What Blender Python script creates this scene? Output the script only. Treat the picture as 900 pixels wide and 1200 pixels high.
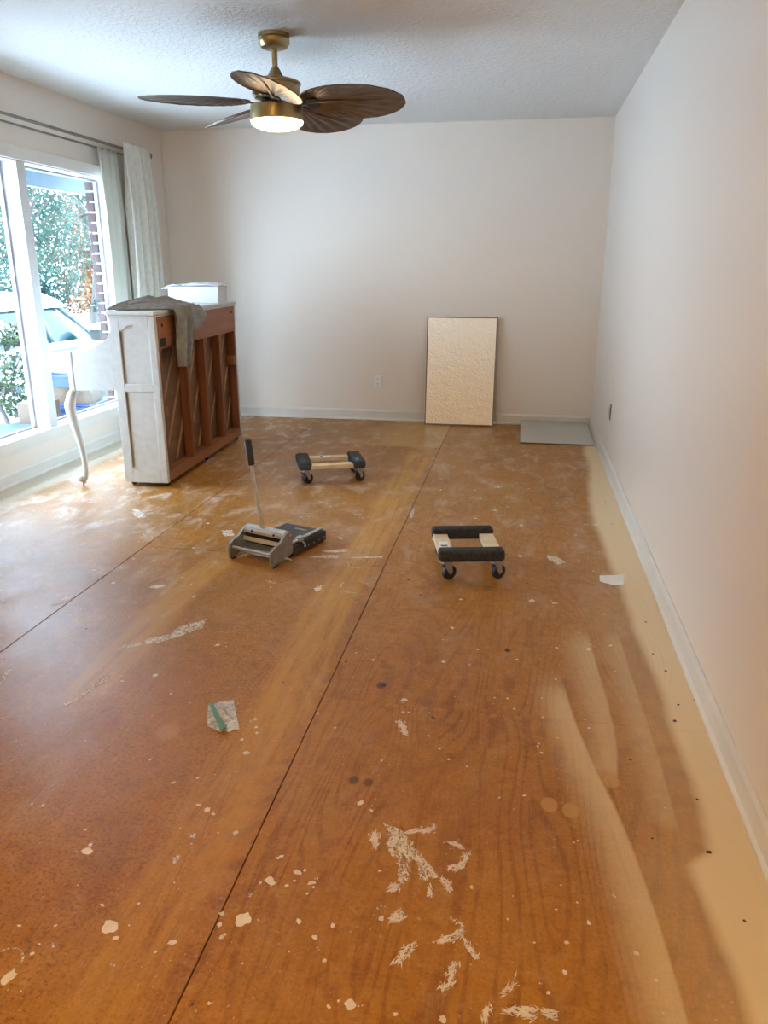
import bpy, bmesh, math, random
from mathutils import Vector, Matrix, noise

# ------------------------------------------------------------------ scene, camera, light, exposure
for o in list(bpy.data.objects):
    bpy.data.objects.remove(o, do_unlink=True)
SC = bpy.context.scene
COL = SC.collection
XL, XR, YB, YF, H = -3.146, 0.628, 6.853, -2.2, 2.44      # the room: left, right, back, rear, ceiling
GZ = -0.62                                                  # ground outside

def make_camera():
    yaw, pitch, F, h = 0.1729, 0.3063, 905.0, 1.3205
    cd = bpy.data.cameras.new('camera')
    cd.sensor_fit = 'VERTICAL'; cd.sensor_height = 32.0; cd.lens = 32.0 * F / 1200.0
    cd.clip_start = 0.05; cd.clip_end = 300
    c = bpy.data.objects.new('camera', cd); COL.objects.link(c)
    f = Vector((-math.sin(yaw) * math.cos(pitch), math.cos(yaw) * math.cos(pitch), -math.sin(pitch)))
    r = Vector((math.cos(yaw), math.sin(yaw), 0)); u = r.cross(f)
    m = Matrix((r, u, -f)).transposed().to_4x4(); m.translation = (0, 0, h)
    c.matrix_world = m
    SC.camera = c
make_camera()

W = bpy.data.worlds.new('overcast_sky'); SC.world = W; W.use_nodes = True
bg = W.node_tree.nodes['Background']
bg.inputs[0].default_value = (0.65, 0.805, 1.0, 1); bg.inputs[1].default_value = 18.0
SC.view_settings.view_transform = 'Standard'
SC.view_settings.look = 'None'
SC.view_settings.gamma = 1.0
SC.view_settings.use_curve_mapping = False
SC.view_settings.exposure = 0.43

def portal(loc, rot, sx, sy):                               # guides sky sampling through a window opening
    l = bpy.data.lights.new('window_portal', 'AREA'); l.shape = 'RECTANGLE'; l.size = sx; l.size_y = sy
    l.cycles.is_portal = True
    o = bpy.data.objects.new('window_portal', l); COL.objects.link(o); o.location = loc; o.rotation_euler = rot
portal((XL - .13, 4.805, 1.12), (0, -math.pi / 2, 0), 1.69, 2.19)

# ------------------------------------------------------------------ node helpers
class N:
    def __init__(s, name):
        s.m = bpy.data.materials.new(name); s.m.use_nodes = True
        s.t = s.m.node_tree; s.n = s.t.nodes; s.b = s.n['Principled BSDF']; s.out = s.n['Material Output']
        s._pos = None
    def new(s, k): return s.n.new(k)
    def put(s, sock, v):
        if isinstance(v, bpy.types.NodeSocket): s.t.links.new(v, sock)
        elif isinstance(v, (tuple, list)): sock.default_value = tuple(v) + ((1,) if len(v) == 3 and sock.type == 'RGBA' else ())
        else: sock.default_value = v
    def set(s, **k):
        for a, v in k.items(): s.put(s.b.inputs[a.replace('_', ' ')], v)
    def M(s, op, a, b=0.0, c=0.0, clamp=False):
        n = s.new('ShaderNodeMath'); n.operation = op; n.use_clamp = clamp
        s.put(n.inputs[0], a); s.put(n.inputs[1], b); s.put(n.inputs[2], c); return n.outputs[0]
    def pos(s):
        if s._pos is None: s._pos = s.new('ShaderNodeNewGeometry').outputs['Position']
        return s._pos
    def obj(s): return s.new('ShaderNodeTexCoord').outputs['Object']
    def xyz(s, v):
        n = s.new('ShaderNodeSeparateXYZ'); s.put(n.inputs[0], v); return n.outputs
    def comb(s, x, y, z=0.0):
        n = s.new('ShaderNodeCombineXYZ'); s.put(n.inputs[0], x); s.put(n.inputs[1], y); s.put(n.inputs[2], z); return n.outputs[0]
    def scale(s, v, sc):
        n = s.new('ShaderNodeMapping'); s.put(n.inputs[0], v); n.inputs['Scale'].default_value = sc; return n.outputs[0]
    def noise(s, v, sc, det=3, rough=.5, dist=0.0):
        n = s.new('ShaderNodeTexNoise'); s.put(n.inputs['Vector'], v); s.put(n.inputs['Scale'], sc)
        n.inputs['Detail'].default_value = det; n.inputs['Roughness'].default_value = rough; n.inputs['Distortion'].default_value = dist
        return n.outputs[0]
    def smooth(s, v, a, b, lo=0.0, hi=1.0):
        n = s.new('ShaderNodeMapRange'); n.interpolation_type = 'SMOOTHSTEP'
        s.put(n.inputs[0], v); s.put(n.inputs[1], a); s.put(n.inputs[2], b); s.put(n.inputs[3], lo); s.put(n.inputs[4], hi); return n.outputs[0]
    def mix(s, f, a, b, mode='MIX'):
        n = s.new('ShaderNodeMix'); n.data_type = 'RGBA'; n.blend_type = mode
        s.put(n.inputs[0], f); s.put(n.inputs[6], a); s.put(n.inputs[7], b); return n.outputs[2]
    def curve(s, v, lo, hi, pts):                           # piecewise curve: pts (in, out in 0..1)
        n = s.new('ShaderNodeFloatCurve'); c = n.mapping.curves[0]
        t = s.M('DIVIDE', s.M('SUBTRACT', v, lo), hi - lo, clamp=True)
        pp = [((a - lo) / (hi - lo), b) for a, b in sorted(pts)]
        c.points[0].location = pp[0]; c.points[1].location = pp[-1]
        for q in pp[1:-1]: c.points.new(*q)
        n.mapping.update(); s.put(n.inputs['Value'], t); return n.outputs[0]
    def bump(s, h, st=.3, d=.01):
        n = s.new('ShaderNodeBump'); n.inputs['Strength'].default_value = st; n.inputs['Distance'].default_value = d
        s.put(n.inputs['Height'], h); s.put(s.b.inputs['Normal'], n.outputs[0])

def plain(name, col, rough=.5, metal=0.0, var=.08, sc=12.0, bump=0.0, bsc=60.0, bd=.004, **k):
    n = N(name); P = n.obj()
    f = n.noise(P, sc, 4)
    a = tuple(max(0, c * (1 - var)) for c in col); b = tuple(min(1, c * (1 + var)) for c in col)
    n.set(Base_Color=n.mix(n.smooth(f, .3, .7), a, b), Roughness=rough, Metallic=metal, **k)
    if bump: n.bump(n.noise(P, bsc, 3), bump, bd)
    return n.m

def wood(name, c1, c2, axis=1, rough=.45, sc=18.0):
    n = N(name); P = n.obj()
    s = [1.0, 1.0, 1.0]; s[axis] = .06
    f = n.noise(n.scale(P, s), sc, 5, .6, .3)
    n.set(Base_Color=n.mix(n.smooth(f, .3, .72), c1, c2), Roughness=rough)
    n.bump(f, .15, .002)
    return n.m

def wall_paint(name, col, rough, bsc=90.0, bst=.12):
    n = N(name); P = n.pos()
    f = n.noise(P, .9, 3)
    n.set(Base_Color=n.mix(n.smooth(f, .3, .7), tuple(c * .985 for c in col), col), Roughness=rough)
    n.bump(n.noise(P, bsc, 4, .6), bst, .003)
    return n.m

MAT = {}
MAT['wall'] = wall_paint('pink_white_wall_paint', (.79, .705, .62), .42)
MAT['wall_gloss'] = wall_paint('satin_wall_paint', (.79, .705, .62), .30, 40.0, .05)
def ceiling_mat():
    n = N('textured_ceiling_paint'); P = n.pos()
    n.set(Base_Color=(.78, .76, .72), Roughness=.8)
    h = n.M('ADD', n.smooth(n.noise(P, 38, 3, .55, .4), .42, .62), n.M('MULTIPLY', n.noise(P, 130, 2), .5))
    n.bump(h, .38, .006)
    return n.m
MAT['ceiling'] = ceiling_mat()
MAT['trim'] = plain('ivory_trim_paint', (.70, .66, .60), .38, var=.03, sc=6)
MAT['frame'] = plain('white_window_frame_paint', (.62, .62, .61), .4, var=.03)
MAT['sash'] = plain('mauve_aluminium_sash', (.33, .30, .33), .45, var=.05)
def glass_mat():
    n = N('window_glass')
    tr = n.new('ShaderNodeBsdfTransparent'); tr.inputs[0].default_value = (.92, .97, .985, 1)
    gl = n.new('ShaderNodeBsdfGlossy'); gl.inputs['Roughness'].default_value = .01
    lw = n.new('ShaderNodeLayerWeight'); lw.inputs[0].default_value = .5
    fr = n.M('ADD', .02, n.M('MULTIPLY', n.M('POWER', lw.outputs['Facing'], 5.0), .5))
    mx = n.new('ShaderNodeMixShader')
    n.t.links.new(fr, mx.inputs[0]); n.t.links.new(tr.outputs[0], mx.inputs[1]); n.t.links.new(gl.outputs[0], mx.inputs[2])
    n.t.links.new(mx.outputs[0], n.out.inputs[0])
    return n.m
MAT['glass'] = glass_mat()

# ------------------------------------------------------------------ mesh helpers
def obj(name, bm, mat, parent=None, smooth=False, loc=None, rot=None, autosmooth=None):
    me = bpy.data.meshes.new(name); bm.normal_update(); bm.to_mesh(me); bm.free()
    me.materials.append(MAT[mat] if isinstance(mat, str) else mat)
    if smooth:
        me.polygons.foreach_set('use_smooth', [True] * len(me.polygons))
        if autosmooth:
            me.set_sharp_from_angle(angle=math.radians(autosmooth))
    o = bpy.data.objects.new(name, me); COL.objects.link(o)
    if parent is not None: o.parent = parent
    if loc: o.location = loc
    if rot: o.rotation_euler = rot
    return o
def tag(o, label=None, cat=None, group=None, kind=None):
    if label: o['label'] = label
    if cat: o['category'] = cat
    if group: o['group'] = group
    if kind: o['kind'] = kind
    return o
def thing(name, label, cat, loc=(0, 0, 0), rz=0.0, group=None, kind=None):
    o = bpy.data.objects.new(name, None); o.empty_display_size = .05; COL.objects.link(o)
    o.location = loc; o.rotation_euler = (0, 0, rz)
    return tag(o, label, cat, group, kind)
def box(bm, x0, x1, y0, y1, z0, z1, bev=0.0, seg=2, mtx=None):
    t = bmesh.new(); bmesh.ops.create_cube(t, size=1)
    for v in t.verts: v.co = Vector(((x0 + x1) / 2 + v.co.x * (x1 - x0), (y0 + y1) / 2 + v.co.y * (y1 - y0), (z0 + z1) / 2 + v.co.z * (z1 - z0)))
    if bev: bmesh.ops.bevel(t, geom=list(t.edges), offset=bev, segments=seg, affect='EDGES', profile=.5)
    join(bm, t, mtx); return bm
def join(bm, t, mtx=None):
    if mtx is not None: t.transform(mtx)
    me = bpy.data.meshes.new('tmp'); t.to_mesh(me); t.free(); bm.from_mesh(me); bpy.data.meshes.remove(me)
def B(*a, **k): return box(bmesh.new(), *a, **k)
def prism(bm, pts, d0, d1, plane='xz'):
    """extrude a 2-D outline; plane xz -> along y, xy -> along z, yz -> along x"""
    f = {'xz': lambda a, b, d: (a, d, b), 'xy': lambda a, b, d: (a, b, d), 'yz': lambda a, b, d: (d, a, b)}[plane]
    A = [bm.verts.new(f(a, b, d0)) for a, b in pts]; C = [bm.verts.new(f(a, b, d1)) for a, b in pts]
    n = len(pts); bm.faces.new(A); bm.faces.new(C[::-1])
    for i in range(n): bm.faces.new((A[i], C[i], C[(i + 1) % n], A[(i + 1) % n]))
    bmesh.ops.recalc_face_normals(bm, faces=bm.faces[:]); return bm
def tube(bm, pts, rad, seg=10, caps=True):
    pts = [Vector(p) for p in pts]; n = len(pts)
    if not isinstance(rad, (list, tuple)): rad = [rad] * n
    rings = []; up = None
    for i, p in enumerate(pts):
        d = (pts[min(i + 1, n - 1)] - pts[max(i - 1, 0)]).normalized()
        if up is None: up = Vector((0, 0, 1)) if abs(d.z) < .9 else Vector((1, 0, 0))
        a = d.cross(up).normalized(); b = a.cross(d).normalized(); up = b
        rings.append([bm.verts.new(p + rad[i] * (math.cos(t) * a + math.sin(t) * b)) for t in [2 * math.pi * k / seg for k in range(seg)]])
    for r, q in zip(rings, rings[1:]):
        for k in range(seg): bm.faces.new((r[k], r[(k + 1) % seg], q[(k + 1) % seg], q[k]))
    if caps: bm.faces.new(rings[0][::-1]); bm.faces.new(rings[-1])
    bmesh.ops.recalc_face_normals(bm, faces=bm.faces[:]); return bm
def lathe(bm, prof, seg=32, c=(0, 0, 0)):
    rings = []
    for r, z in prof:
        rings.append([bm.verts.new((c[0] + max(r, 1e-4) * math.cos(2 * math.pi * k / seg), c[1] + max(r, 1e-4) * math.sin(2 * math.pi * k / seg), c[2] + z)) for k in range(seg)])
    for r, q in zip(rings, rings[1:]):
        for k in range(seg): bm.faces.new((r[k], r[(k + 1) % seg], q[(k + 1) % seg], q[k]))
    bm.faces.new(rings[0][::-1]); bm.faces.new(rings[-1])
    bmesh.ops.recalc_face_normals(bm, faces=bm.faces[:]); return bm
def loft(bm, rings, caps=True, closed=True):
    R = [[bm.verts.new(p) for p in r] for r in rings]; n = len(R[0])
    for a, b in zip(R, R[1:]):
        for k in range(n if closed else n - 1): bm.faces.new((a[k], a[(k + 1) % n], b[(k + 1) % n], b[k]))
    if caps and closed: bm.faces.new(R[0][::-1]); bm.faces.new(R[-1])
    bmesh.ops.recalc_face_normals(bm, faces=bm.faces[:]); return bm
def grid(bm, nu, nv, f):
    V = [[bm.verts.new(f(i / nu, j / nv)) for j in range(nv + 1)] for i in range(nu + 1)]
    for i in range(nu):
        for j in range(nv): bm.faces.new((V[i][j], V[i + 1][j], V[i + 1][j + 1], V[i][j + 1]))
    return bm
def struct(name, bm, mat, parent=None, **k):
    o = obj(name, bm, mat, parent, **k)
    if parent is None: o['kind'] = 'structure'
    return o
def solid(o, t, off=0.0):
    m = o.modifiers.new('solidify', 'SOLIDIFY'); m.thickness = t; m.offset = off; return o
def copy_tree(o, parent=None):
    c = o.copy(); COL.objects.link(c); c.parent = parent
    for ch in list(o.children): copy_tree(ch, c)
    return c
def L(o, text): o['label'] = text; return o
R_ = math.radians

# ------------------------------------------------------------------ the room shell
T = .14
b = bmesh.new()
OY0, OY1, OZ0, OZ1 = 3.71, 5.90, .275, 1.965                # window opening in the left wall
box(b, XL - T, XL, YF, YB + T, -.15, OZ0); box(b, XL - T, XL, YF, YB + T, OZ1, H + .1)
box(b, XL - T, XL, YF, OY0, OZ0, OZ1); box(b, XL - T, XL, OY1, YB + T, OZ0, OZ1)
wall_left = struct('wall_left', b, 'wall')
tag(wall_left, 'pale pink left wall around the big picture window', 'wall')
tag(struct('wall_back', B(XL, XR + T, YB, YB + T, -.15, H + .1), 'wall'), 'blank pale pink back wall behind the leaning foil board', 'wall')
tag(struct('wall_right', B(XR, XR + T, YF, YB, -.15, H + .1), 'wall_gloss'), 'long pale satin wall along the right side', 'wall')
tag(struct('wall_rear', B(XL - T, XR + T, YF - T, YF, -.15, H + .1), 'wall'), 'pale pink rear wall behind the photographer', 'wall')
tag(struct('ceiling', B(XL, XR, YF, YB, H, H + .1), 'ceiling'), 'white rough textured ceiling above the fan', 'ceiling')

# baseboards
def baseboard_profile(t=.014, h=.092): return [(0, 0), (t + .008, 0), (t + .008, .010), (t, .018), (t, h - .014), (t - .006, h - .004), (t - .008, h), (0, h)]
b = prism(bmesh.new(), [(XR - a, z) for a, z in baseboard_profile()], YF, YB, 'xz')
tag(struct('baseboard_right', b, 'trim'), 'ivory painted baseboard along the right wall', 'baseboard')
b = prism(bmesh.new(), [(YB - a, z) for a, z in baseboard_profile()], XL, XR, 'yz')
tag(struct('baseboard_back', b, 'trim'), 'ivory painted baseboard along the back wall', 'baseboard')
b = prism(bmesh.new(), [(XL + a, z) for a, z in baseboard_profile(.012, .085)], YF, YB, 'xz')
tag(struct('baseboard_left', b, 'trim'), 'ivory painted baseboard under the picture window', 'baseboard')

# window
w = thing('window_1', 'large white framed picture window with snowy garden outside', 'window', (0, 0, 0), kind='structure')
GX = XL - .105
b = bmesh.new()
obj('sill', B(XL - .10, XL + .001, OY0, OY1, OZ0 - .02, OZ0 + .002), 'frame', w)
b = bmesh.new(); prism(b, [(XL + .001, OZ0 + .003), (XL + .016, OZ0 - .002), (XL + .016, .196), (XL + .001, .196)], OY0 - .08, OY1 + .08, 'xz')
obj('casing', b, 'trim', w)
obj('casing', B(XL, XL + .016, OY0 - .08, OY1 + .08, OZ1 - .004, OZ1 + .072, bev=.003), 'trim', w)
for y0, y1 in ((OY0 - .08, OY0 + .004), (OY1 - .004, OY1 + .08)):
    obj('casing', B(XL, XL + .016, y0, y1, OZ0 + .004, OZ1 - .004, bev=.003), 'trim', w)
obj('jamb', B(XL - .10, XL, OY1 - .012, OY1 + .002, OZ0, OZ1), 'frame', w)
obj('jamb', B(XL - .10, XL, OY0 - .002, OY0 + .012, OZ0, OZ1), 'frame', w)
obj('head_jamb', B(XL - .10, XL, OY0, OY1, OZ1 - .012, OZ1 + .002), 'frame', w)
MUL = ((4.741, 4.832),)
for y0, y1 in MUL: obj('mullion', B(XL - .10, XL + .004, y0, y1, OZ0, OZ1 - .012, bev=.002), 'frame', w)
edges = [OY0 + .012, MUL[0][0], MUL[0][1], OY1 - .012]
for k in range(2):
    y0, y1 = edges[2 * k], edges[2 * k + 1]; z0, z1 = OZ0 + .002, OZ1 - .012; s = .020
    b = bmesh.new()
    box(b, GX - .02, GX + .006, y0, y0 + s, z0, z1); box(b, GX - .02, GX + .006, y1 - s, y1, z0, z1)
    box(b, GX - .02, GX + .006, y0 + s, y1 - s, z0, z0 + s * .6); box(b, GX - .02, GX + .006, y0 + s, y1 - s, z1 - s * .6, z1)
    obj('sash', b, 'sash', w)
    obj('pane', B(GX - .009, GX - .003, y0 + s, y1 - s, z0 + s * .6, z1 - s * .6), 'glass', w)

# ------------------------------------------------------------------ the plywood floor
def floor_mat():
    n = N('worn_varnished_plywood'); P = n.pos(); x, y, z = n.xyz(P)
    rnd = n.new('ShaderNodeObjectInfo').outputs['Random']
    # flame grain: contour lines of a stretched noise, offset per sheet
    off = n.comb(n.M('MULTIPLY', rnd, 37.0), n.M('MULTIPLY', rnd, 91.0), 0)
    va = n.new('ShaderNodeVectorMath'); va.operation = 'ADD'; n.put(va.inputs[0], n.scale(P, (3.2, .55, 1))); n.put(va.inputs[1], off)
    g0 = n.noise(va.outputs[0], 1.0, 2.5, .45, .35)
    rings = n.M('SINE', n.M('MULTIPLY', g0, 175.0))
    rings = n.M('MULTIPLY', n.smooth(rings, .1, 1.0), n.M('ADD', n.M('MULTIPLY', n.smooth(x, -1.0, -.5), .75), .25))
    rings = n.M('MULTIPLY', rings, n.smooth(n.noise(P, 1.7, 2), .25, .6))
    mott = n.noise(P, 22.0, 5, .7, .5)
    fine = n.noise(n.scale(P, (60, 3.0, 1)), 3.0, 4, .6)
    broad = n.noise(P, 1.3, 4, .55); blot = n.noise(P, 5.0, 5, .6)
    c = n.mix(n.smooth(broad, .33, .68), (.34, .130, .009), (.46, .190, .015))
    c = n.mix(n.smooth(rnd, 0, 1), c, (.39, .150, .011))
    c = n.mix(n.M('MULTIPLY', rings, n.smooth(y, 3.5, 1.8, .30, .62)), c, (.20, .055, .005))
    c = n.mix(n.M('MULTIPLY', n.smooth(fine, .42, .72), .42), c, (.48, .21, .03))
    c = n.mix(n.M('MULTIPLY', n.smooth(blot, .55, .75), .35), c, (.24, .080, .012))
    c = n.mix(n.M('MULTIPLY', n.smooth(mott, .5, .70), .42), c, (.50, .26, .08))
    c = n.mix(n.M('MULTIPLY', n.smooth(mott, .5, .3), .42), c, (.16, .052, .010))
    big = n.noise(n.scale(P, (1.5, .7, 1)), 1.8, 6, .62, .6)
    c = n.mix(n.M('MULTIPLY', n.smooth(big, .52, .70), .40), c, (.23, .080, .018))
    c = n.mix(n.M('MULTIPLY', n.smooth(big, .46, .30), .35), c, (.50, .25, .055))
    sp2 = n.noise(P, 110.0, 4, .7)
    c = n.mix(n.M('MULTIPLY', n.smooth(sp2, .50, .36), n.smooth(x, -.4, -.8, .30, .62)), c, (.10, .040, .010))
    c = n.mix(n.M('MULTIPLY', n.smooth(sp2, .54, .70), n.smooth(x, -.4, -.8, .20, .38)), c, (.52, .30, .12))
    # redder, duller wear towards the window side
    red = n.M('MULTIPLY', n.smooth(x, -.55, -1.6), n.smooth(n.noise(P, 2.2, 4), .3, .7))
    c = n.mix(n.M('MULTIPLY', red, .45), c, (.24, .120, .036))
    # pale golden unvarnished strips left by old fittings
    def band(xc, w0, y0, y1, wob):
        xx = n.M('ADD', x, n.M('MULTIPLY', n.M('SUBTRACT', n.noise(n.comb(0, y, 3), 1.6, 3), .5), wob))
        d = n.M('ABSOLUTE', n.M('SUBTRACT', xx, xc))
        m = n.smooth(d, w0, w0 * .55)
        return n.M('MULTIPLY', m, n.M('MULTIPLY', n.smooth(y, y0, y0 + .2), n.smooth(y, y1, y1 - .5)))
    streak = n.noise(n.scale(P, (14, .8, 1)), 2.0, 5, .65)
    b1 = n.M('MULTIPLY', band(-.705, .115, .2, 6.0, .10), n.smooth(streak, .28, .62))
    c = n.mix(n.M('MULTIPLY', b1, n.smooth(y, 1.0, 2.4, .42, .78)), c, (.56, .28, .04))
    b2 = n.M('MULTIPLY', band(-1.36, .10, 1.9, 3.5, .12), n.smooth(streak, .25, .6))
    c = n.mix(n.M('MULTIPLY', b2, .7), c, (.52, .275, .055))
    patch = n.M('MULTIPLY', n.M('MULTIPLY', n.M('GREATER_THAN', y, 5.79), n.M('LESS_THAN', x, -.579)), n.smooth(x, -1.25, -.95))
    c = n.mix(n.M('MULTIPLY', patch, .65), c, (.54, .30, .08))
    # whitish scuffs and plaster dust trodden into the far and window side
    dz = n.M('ADD', n.M('MULTIPLY', n.smooth(y, 2.0, 5.0), .72), n.M('ADD', .10, n.M('MULTIPLY', n.smooth(x, -.9, -2.6), .75)))
    sc1 = n.smooth(n.noise(n.scale(P, (3.0, 1.6, 1)), 2.4, 7, .68, .5), .47, .72)
    sc2 = n.smooth(n.noise(n.scale(P, (9, 5, 1)), 4.0, 5, .7, .6), .58, .70)
    dust = n.M('MULTIPLY', dz, n.M('ADD', n.M('MULTIPLY', sc1, .75), n.M('MULTIPLY', sc2, .55)), clamp=True)
    c = n.mix(dust, c, (.62, .50, .40))
    spk = n.M('MULTIPLY', n.smooth(n.noise(P, 95, 3, .5), .66, .72), n.smooth(n.noise(P, 3.1, 3), .42, .62))
    c = n.mix(n.M('MULTIPLY', spk, .55), c, (.74, .60, .44))
    scr = n.smooth(n.noise(n.scale(P, (30, 2.2, 1)), 3.0, 4, .75, 1.2), .66, .74)
    c = n.mix(n.M('MULTIPLY', n.M('MULTIPLY', scr, .40), n.smooth(y, 1.5, 3.5)), c, (.66, .54, .42))
    # cream primer oversprayed along the right wall, with the edges of folded paper in it
    wob = n.M('MULTIPLY', n.M('SUBTRACT', n.noise(n.comb(x, y, 0), 2.0, 3), .5), .06)
    e = n.curve(y, 0.0, 7.0, [(0, .50), (.9, .49), (1.2, .475), (1.36, .46), (1.47, .445), (1.55, .44), (1.62, .50), (2.0, .505), (2.4, .50), (2.9, .485), (3.7, .455), (4.3, .445), (4.7, .46), (5.4, .51), (5.9, .515), (7, .52)])
    d = n.M('SUBTRACT', n.M('ADD', x, wob), e)
    spray = n.smooth(d, -.035, .03)
    haze = n.M('MULTIPLY', n.smooth(d, -.30, 0), n.M('MULTIPLY', n.smooth(y, 4.5, 2.0), .30))
    def fold(pts, w, y0, y1):
        q = n.curve(y, 0.0, 4.0, pts); k = n.M('SUBTRACT', x, q)
        m = n.M('MULTIPLY', n.smooth(k, -w, -.004), n.smooth(k, .014, .0))
        return n.M('MULTIPLY', m, n.M('MULTIPLY', n.smooth(y, y0, y0 + .12), n.smooth(y, y1, y1 - .25)))
    f1 = fold([(0, .40), (1.16, .359), (1.40, .341), (1.65, .308), (1.94, .248), (2.22, .203), (4, .10)], .13, .5, 2.45)
    f2 = fold([(0, .31), (1.85, .312), (2.0, .325), (2.19, .326), (2.43, .313), (4, .25)], .13, 1.80, 2.85)
    f3 = fold([(0, .44), (1.67, .440), (2.0, .438), (2.52, .42), (4, .40)], .12, 1.6, 2.9)
    folds = n.M('MAXIMUM', n.M('MULTIPLY', f1, .62), n.M('MAXIMUM', n.M('MULTIPLY', f2, .5), n.M('MULTIPLY', f3, .45)))
    grainy = n.M('ADD', .75, n.M('MULTIPLY', n.noise(P, 260, 2), .5))
    pal = n.M('MAXIMUM', spray, n.M('MULTIPLY', n.M('MAXIMUM', folds, haze), grainy), clamp=True)
    c = n.mix(n.M('MULTIPLY', pal, .93), c, (.82, .65, .42))
    # the same along the window wall
    eL = n.M('ADD', x, n.M('MULTIPLY', n.M('SUBTRACT', n.noise(P, 2.5, 3), .5), .10))
    c = n.mix(n.M('MULTIPLY', n.smooth(eL, -2.86, -2.98), .9), c, (.62, .54, .42))
    # knots, putty
    def disc(px, py, r, col, a, soft=.5):
        nonlocal c
        k = n.M('ADD', n.M('POWER', n.M('DIVIDE', n.M('SUBTRACT', x, px), r), 2.0), n.M('POWER', n.M('DIVIDE', n.M('SUBTRACT', y, py), r * 1.35), 2.0))
        c = n.mix(n.M('MULTIPLY', n.smooth(n.M('ADD', k, n.M('MULTIPLY', blot, .5)), 1.35, soft), a), c, col)
    disc(.133, 1.72, .022, (.55, .30, .08), .75, 1.0); disc(.186, 1.706, .023, (.53, .29, .08), .75, 1.0); disc(.30, 1.845, .022, (.56, .33, .11), .6, 1.0)
    disc(-.399, 2.234, .020, (.07, .028, .012), .85); disc(-.385, 1.732, .017, (.07, .028, .012), .8); disc(-.344, 1.728, .015, (.08, .03, .012), .75)
    disc(.009, 2.555, .014, (.09, .035, .014), .8); disc(-.98, 1.86, .04, (.55, .30, .10), .5)
    disc(-1.17, 1.88, .03, (.33, .07, .04), .5); disc(-.86, 4.9, .0001, (.1, .1, .1), 0)
    rough = n.M('ADD', n.M('ADD', .28, n.M('MULTIPLY', blot, .16)), n.M('ADD', n.M('MULTIPLY', pal, .25), n.M('ADD', n.M('MULTIPLY', dust, .16), n.smooth(x, -1.2, -2.4, 0, .10))))
    n.set(Base_Color=c, Roughness=rough, Specular_IOR_Level=.32)
    n.bump(n.M('ADD', n.M('MULTIPLY', rings, -.4), n.M('ADD', n.M('MULTIPLY', fine, .4), n.M('ADD', n.M('MULTIPLY', mott, .5), n.M('MULTIPLY', blot, .8)))), .25, .004)
    return n.m
MAT['plywood'] = floor_mat()
MAT['subfloor'] = plain('dark_subfloor', (.05, .03, .02), .9)
floor = struct('floor', B(XL - .05, XR + .05, YF - .05, YB + .05, -.12, -.019), 'subfloor')
tag(floor, 'worn orange brown plywood subfloor spattered with white paint', 'floor')
g = .0015
cols = [(XL, -3.012, 2.13), (-3.012, -1.792, 2.13), (-1.792, -.573, .91), (-.573, XR, 2.13)]
random.seed(4)
for x0, x1, yj in cols:
    ys = [yj + 2.44 * k for k in range(-3, 4)]
    ys = [YF] + [v for v in ys if YF + .05 < v < YB - .05] + [YB]
    for y0, y1 in zip(ys, ys[1:]):
        obj('plywood_sheet', B(x0 + g, x1 - g, y0 + g * .6, y1 - g * .6, -.018, 0, bev=.0012, seg=1), 'plywood', floor)

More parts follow.
